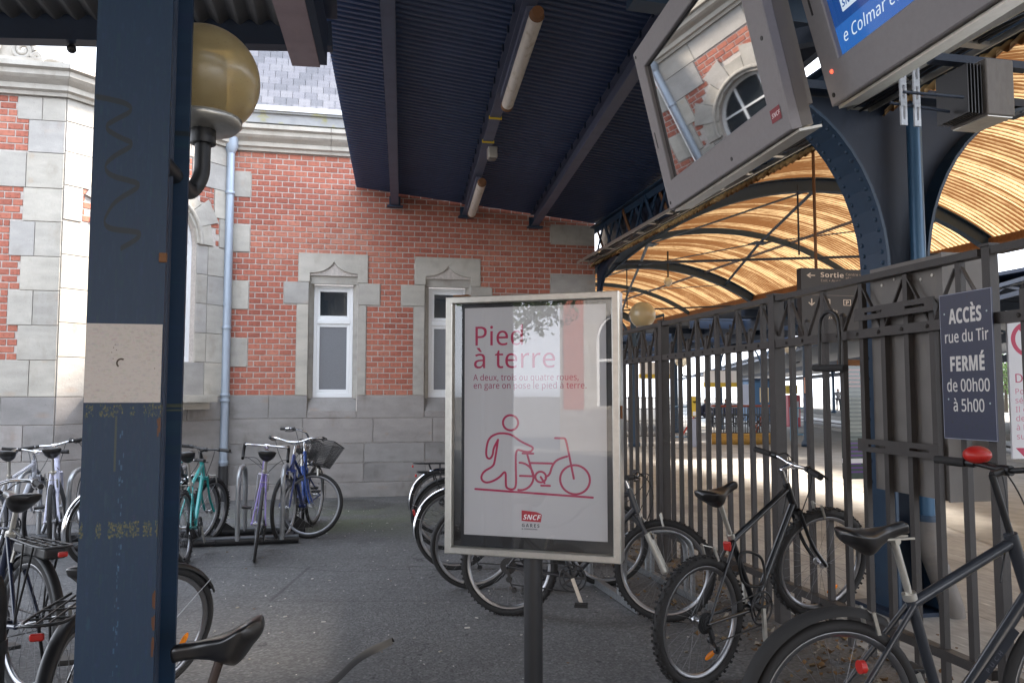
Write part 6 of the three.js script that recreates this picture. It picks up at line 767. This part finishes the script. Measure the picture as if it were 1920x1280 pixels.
    const t = thing('forecourt_tree', 'leafy tree in the forecourt, mirrored in the poster glass', 'tree', V(-9.0, 0, 5.0)); obj('trunk', [bar(V(0, 0, 0), V(0, 3.2, 0), .16, 10, .10), bar(V(0, 2.4, 0), V(.9, 4.4, .3), .07, 7, .03), bar(V(0, 2.6, 0), V(-.8, 4.6, -.4), .07, 7, .03), bar(V(0, 3.0, 0), V(.2, 5.2, -.5), .06, 7, .03)], mat([.06, .05, .04], .9), t); const r = RNG(71), cl = []; for (let k = 0; k < 16; k++) cl.push(V((r() - .5) * 3.4, 3.2 + r() * 2.6, (r() - .5) * 3.4)); obj('crown', leaf(5200, (q) => { const c2 = cl[Math.floor(q() * 16)], a = q() * 6.28, z = Math.acos(2 * q() - 1), rad = .8 * Math.cbrt(q()); return V(c2.x + rad * Math.sin(z) * Math.cos(a), c2.y + rad * Math.cos(z), c2.z + rad * Math.sin(z) * Math.sin(a)); }, .07, 33, greens), LM, t); }
  // U lock hanging on the fence
  { const l = thing('bicycle_lock', 'black U shaped bicycle lock hanging from the fence rail', 'lock', onX(1556, 690, FX - .075)); obj('shackle', tube([V(0, 0, -.095), V(0, .22, -.095), V(0, .30, -.075), V(0, .33, 0), V(0, .30, .075), V(0, .22, .095), V(0, 0, .095)], .0105, 40, 10), M.black, l); obj('crossbar', bar(V(0, 0, -.15), V(0, 0, .15), .021, 14), M.rubber, l); l.rotation.x = .03; }
}
// ---------------------------------------------------------------- people
function figure(bones, k = .04, res = 44, size = 1.0, cy = .9) { // smooth union of tapered capsules -> one skin
  const mc = new MarchingCubes(res, new THREE.MeshBasicMaterial(), false, false, 60000); const h = res / 2;
  for (let z = 0; z < res; z++) for (let y = 0; y < res; y++) for (let x = 0; x < res; x++) { const p = V((x - h) / h * size, (y - h) / h * size + cy, (z - h) / h * size); let d = 9; for (const [a, b, ra, rb] of bones) { const ab = b.clone().sub(a), t = Math.min(1, Math.max(0, p.clone().sub(a).dot(ab) / ab.lengthSq())), q = p.distanceTo(a.clone().addScaledVector(ab, t)) - (ra + (rb - ra) * t), m = Math.max(0, k - Math.abs(d - q)) / k; d = Math.min(d, q) - m * m * k * .25; } mc.field[x + y * res + z * res * res] = -d; }
  mc.isolation = 0; mc.update(); const n = mc.count, g = new THREE.BufferGeometry(), p = mc.positionArray.slice(0, n * 3), nr = mc.normalArray.slice(0, n * 3); for (let i = 0; i < n; i++) { p[3 * i] *= size; p[3 * i + 1] = p[3 * i + 1] * size + cy; p[3 * i + 2] *= size; } g.setAttribute('position', new THREE.BufferAttribute(p, 3)); g.setAttribute('normal', new THREE.BufferAttribute(nr, 3)); g.setAttribute('uv', new THREE.BufferAttribute(new Float32Array(n * 2), 2)); return g;
}
{
  const paintBody = (g, f) => { const p = g.attributes.position, c = new Float32Array(p.count * 3); for (let i = 0; i < p.count; i++) c.set(f(p.getX(i), p.getY(i), p.getZ(i)), i * 3); g.setAttribute('color', new THREE.BufferAttribute(c, 3)); return g; }, BM = mat([1, 1, 1], .85, 0, { vertexColors: true });
  const skin = [.45, .27, .19], hair = [.03, .02, .015];
  { const s = figure([[V(0, 1.62, .01), V(0, 1.60, 0), .105, .10], [V(0, 1.5, 0), V(0, 1.42, 0), .05, .06], [V(-.14, 1.38, 0), V(.14, 1.38, 0), .075, .075], [V(0, 1.36, 0), V(0, .98, 0), .15, .135], [V(-.09, .92, 0), V(-.10, .5, .02), .085, .06], [V(-.10, .5, .02), V(-.10, .08, 0), .058, .042], [V(.09, .92, 0), V(.12, .5, .03), .085, .06], [V(.12, .5, .03), V(.13, .08, -.04), .058, .042], [V(-.10, .05, 0), V(-.10, .04, .15), .042, .035], [V(.13, .05, -.04), V(.14, .04, .11), .042, .035], [V(-.2, 1.36, 0), V(-.25, 1.1, .02), .055, .045], [V(-.25, 1.1, .02), V(-.2, .88, .12), .043, .035], [V(.2, 1.36, 0), V(.25, 1.12, .0), .055, .045], [V(.25, 1.12, 0), V(.14, 1.05, .2), .043, .035]]);
    const p = onG(1573, 776), o = thing('person', 'standing person in grey jacket and dark trousers on the far platform', 'person', V(p.x, .28, p.z)); o.rotation.y = -.6; obj('body', paintBody(s, (x, y, z) => y > 1.5 ? (y > 1.64 || z < -.02 ? hair : skin) : y > .92 ? [.22, .22, .24] : y > .07 ? [.02, .022, .03] : [.015, .014, .014]), BM, o); }
  const bp = onG(1345, 800); for (const [dx, col, label] of [[-.55, [.025, .03, .06], 'person in dark navy coat sitting on the platform bench'], [.5, [.04, .05, .12], 'person in blue jacket sitting on the platform bench']]) {
    const s = figure([[V(0, 1.22, .02), V(0, 1.19, .01), .105, .10], [V(0, 1.08, 0), V(0, 1.0, 0), .05, .06], [V(-.14, .97, 0), V(.14, .97, 0), .075, .075], [V(0, .95, 0), V(0, .58, -.02), .15, .14], [V(-.09, .54, 0), V(-.11, .52, .40), .085, .062], [V(-.11, .50, .42), V(-.11, .08, .40), .058, .042], [V(.09, .54, 0), V(.12, .52, .40), .085, .062], [V(.12, .50, .42), V(.12, .08, .42), .058, .042], [V(-.11, .05, .40), V(-.11, .04, .54), .042, .035], [V(.12, .05, .42), V(.12, .04, .56), .042, .035], [V(-.2, .95, 0), V(-.24, .70, .05), .055, .045], [V(-.24, .70, .05), V(-.1, .62, .26), .043, .035], [V(.2, .95, 0), V(.24, .70, .05), .055, .045], [V(.24, .70, .05), V(.1, .62, .27), .043, .035]], .04, 44, .85, .7);
    const o = thing('person', label, 'person', V(bp.x + dx, 0, bp.z), 'people on the bench'); obj('body', paintBody(s, (x, y, z) => y > 1.1 ? (y > 1.24 || z < -.01 ? hair : skin) : y > .60 && z < .3 ? col : y > .07 ? [.02, .02, .03] : [.012, .012, .012]), BM, o); }
}
renderer.render(scene, camera);
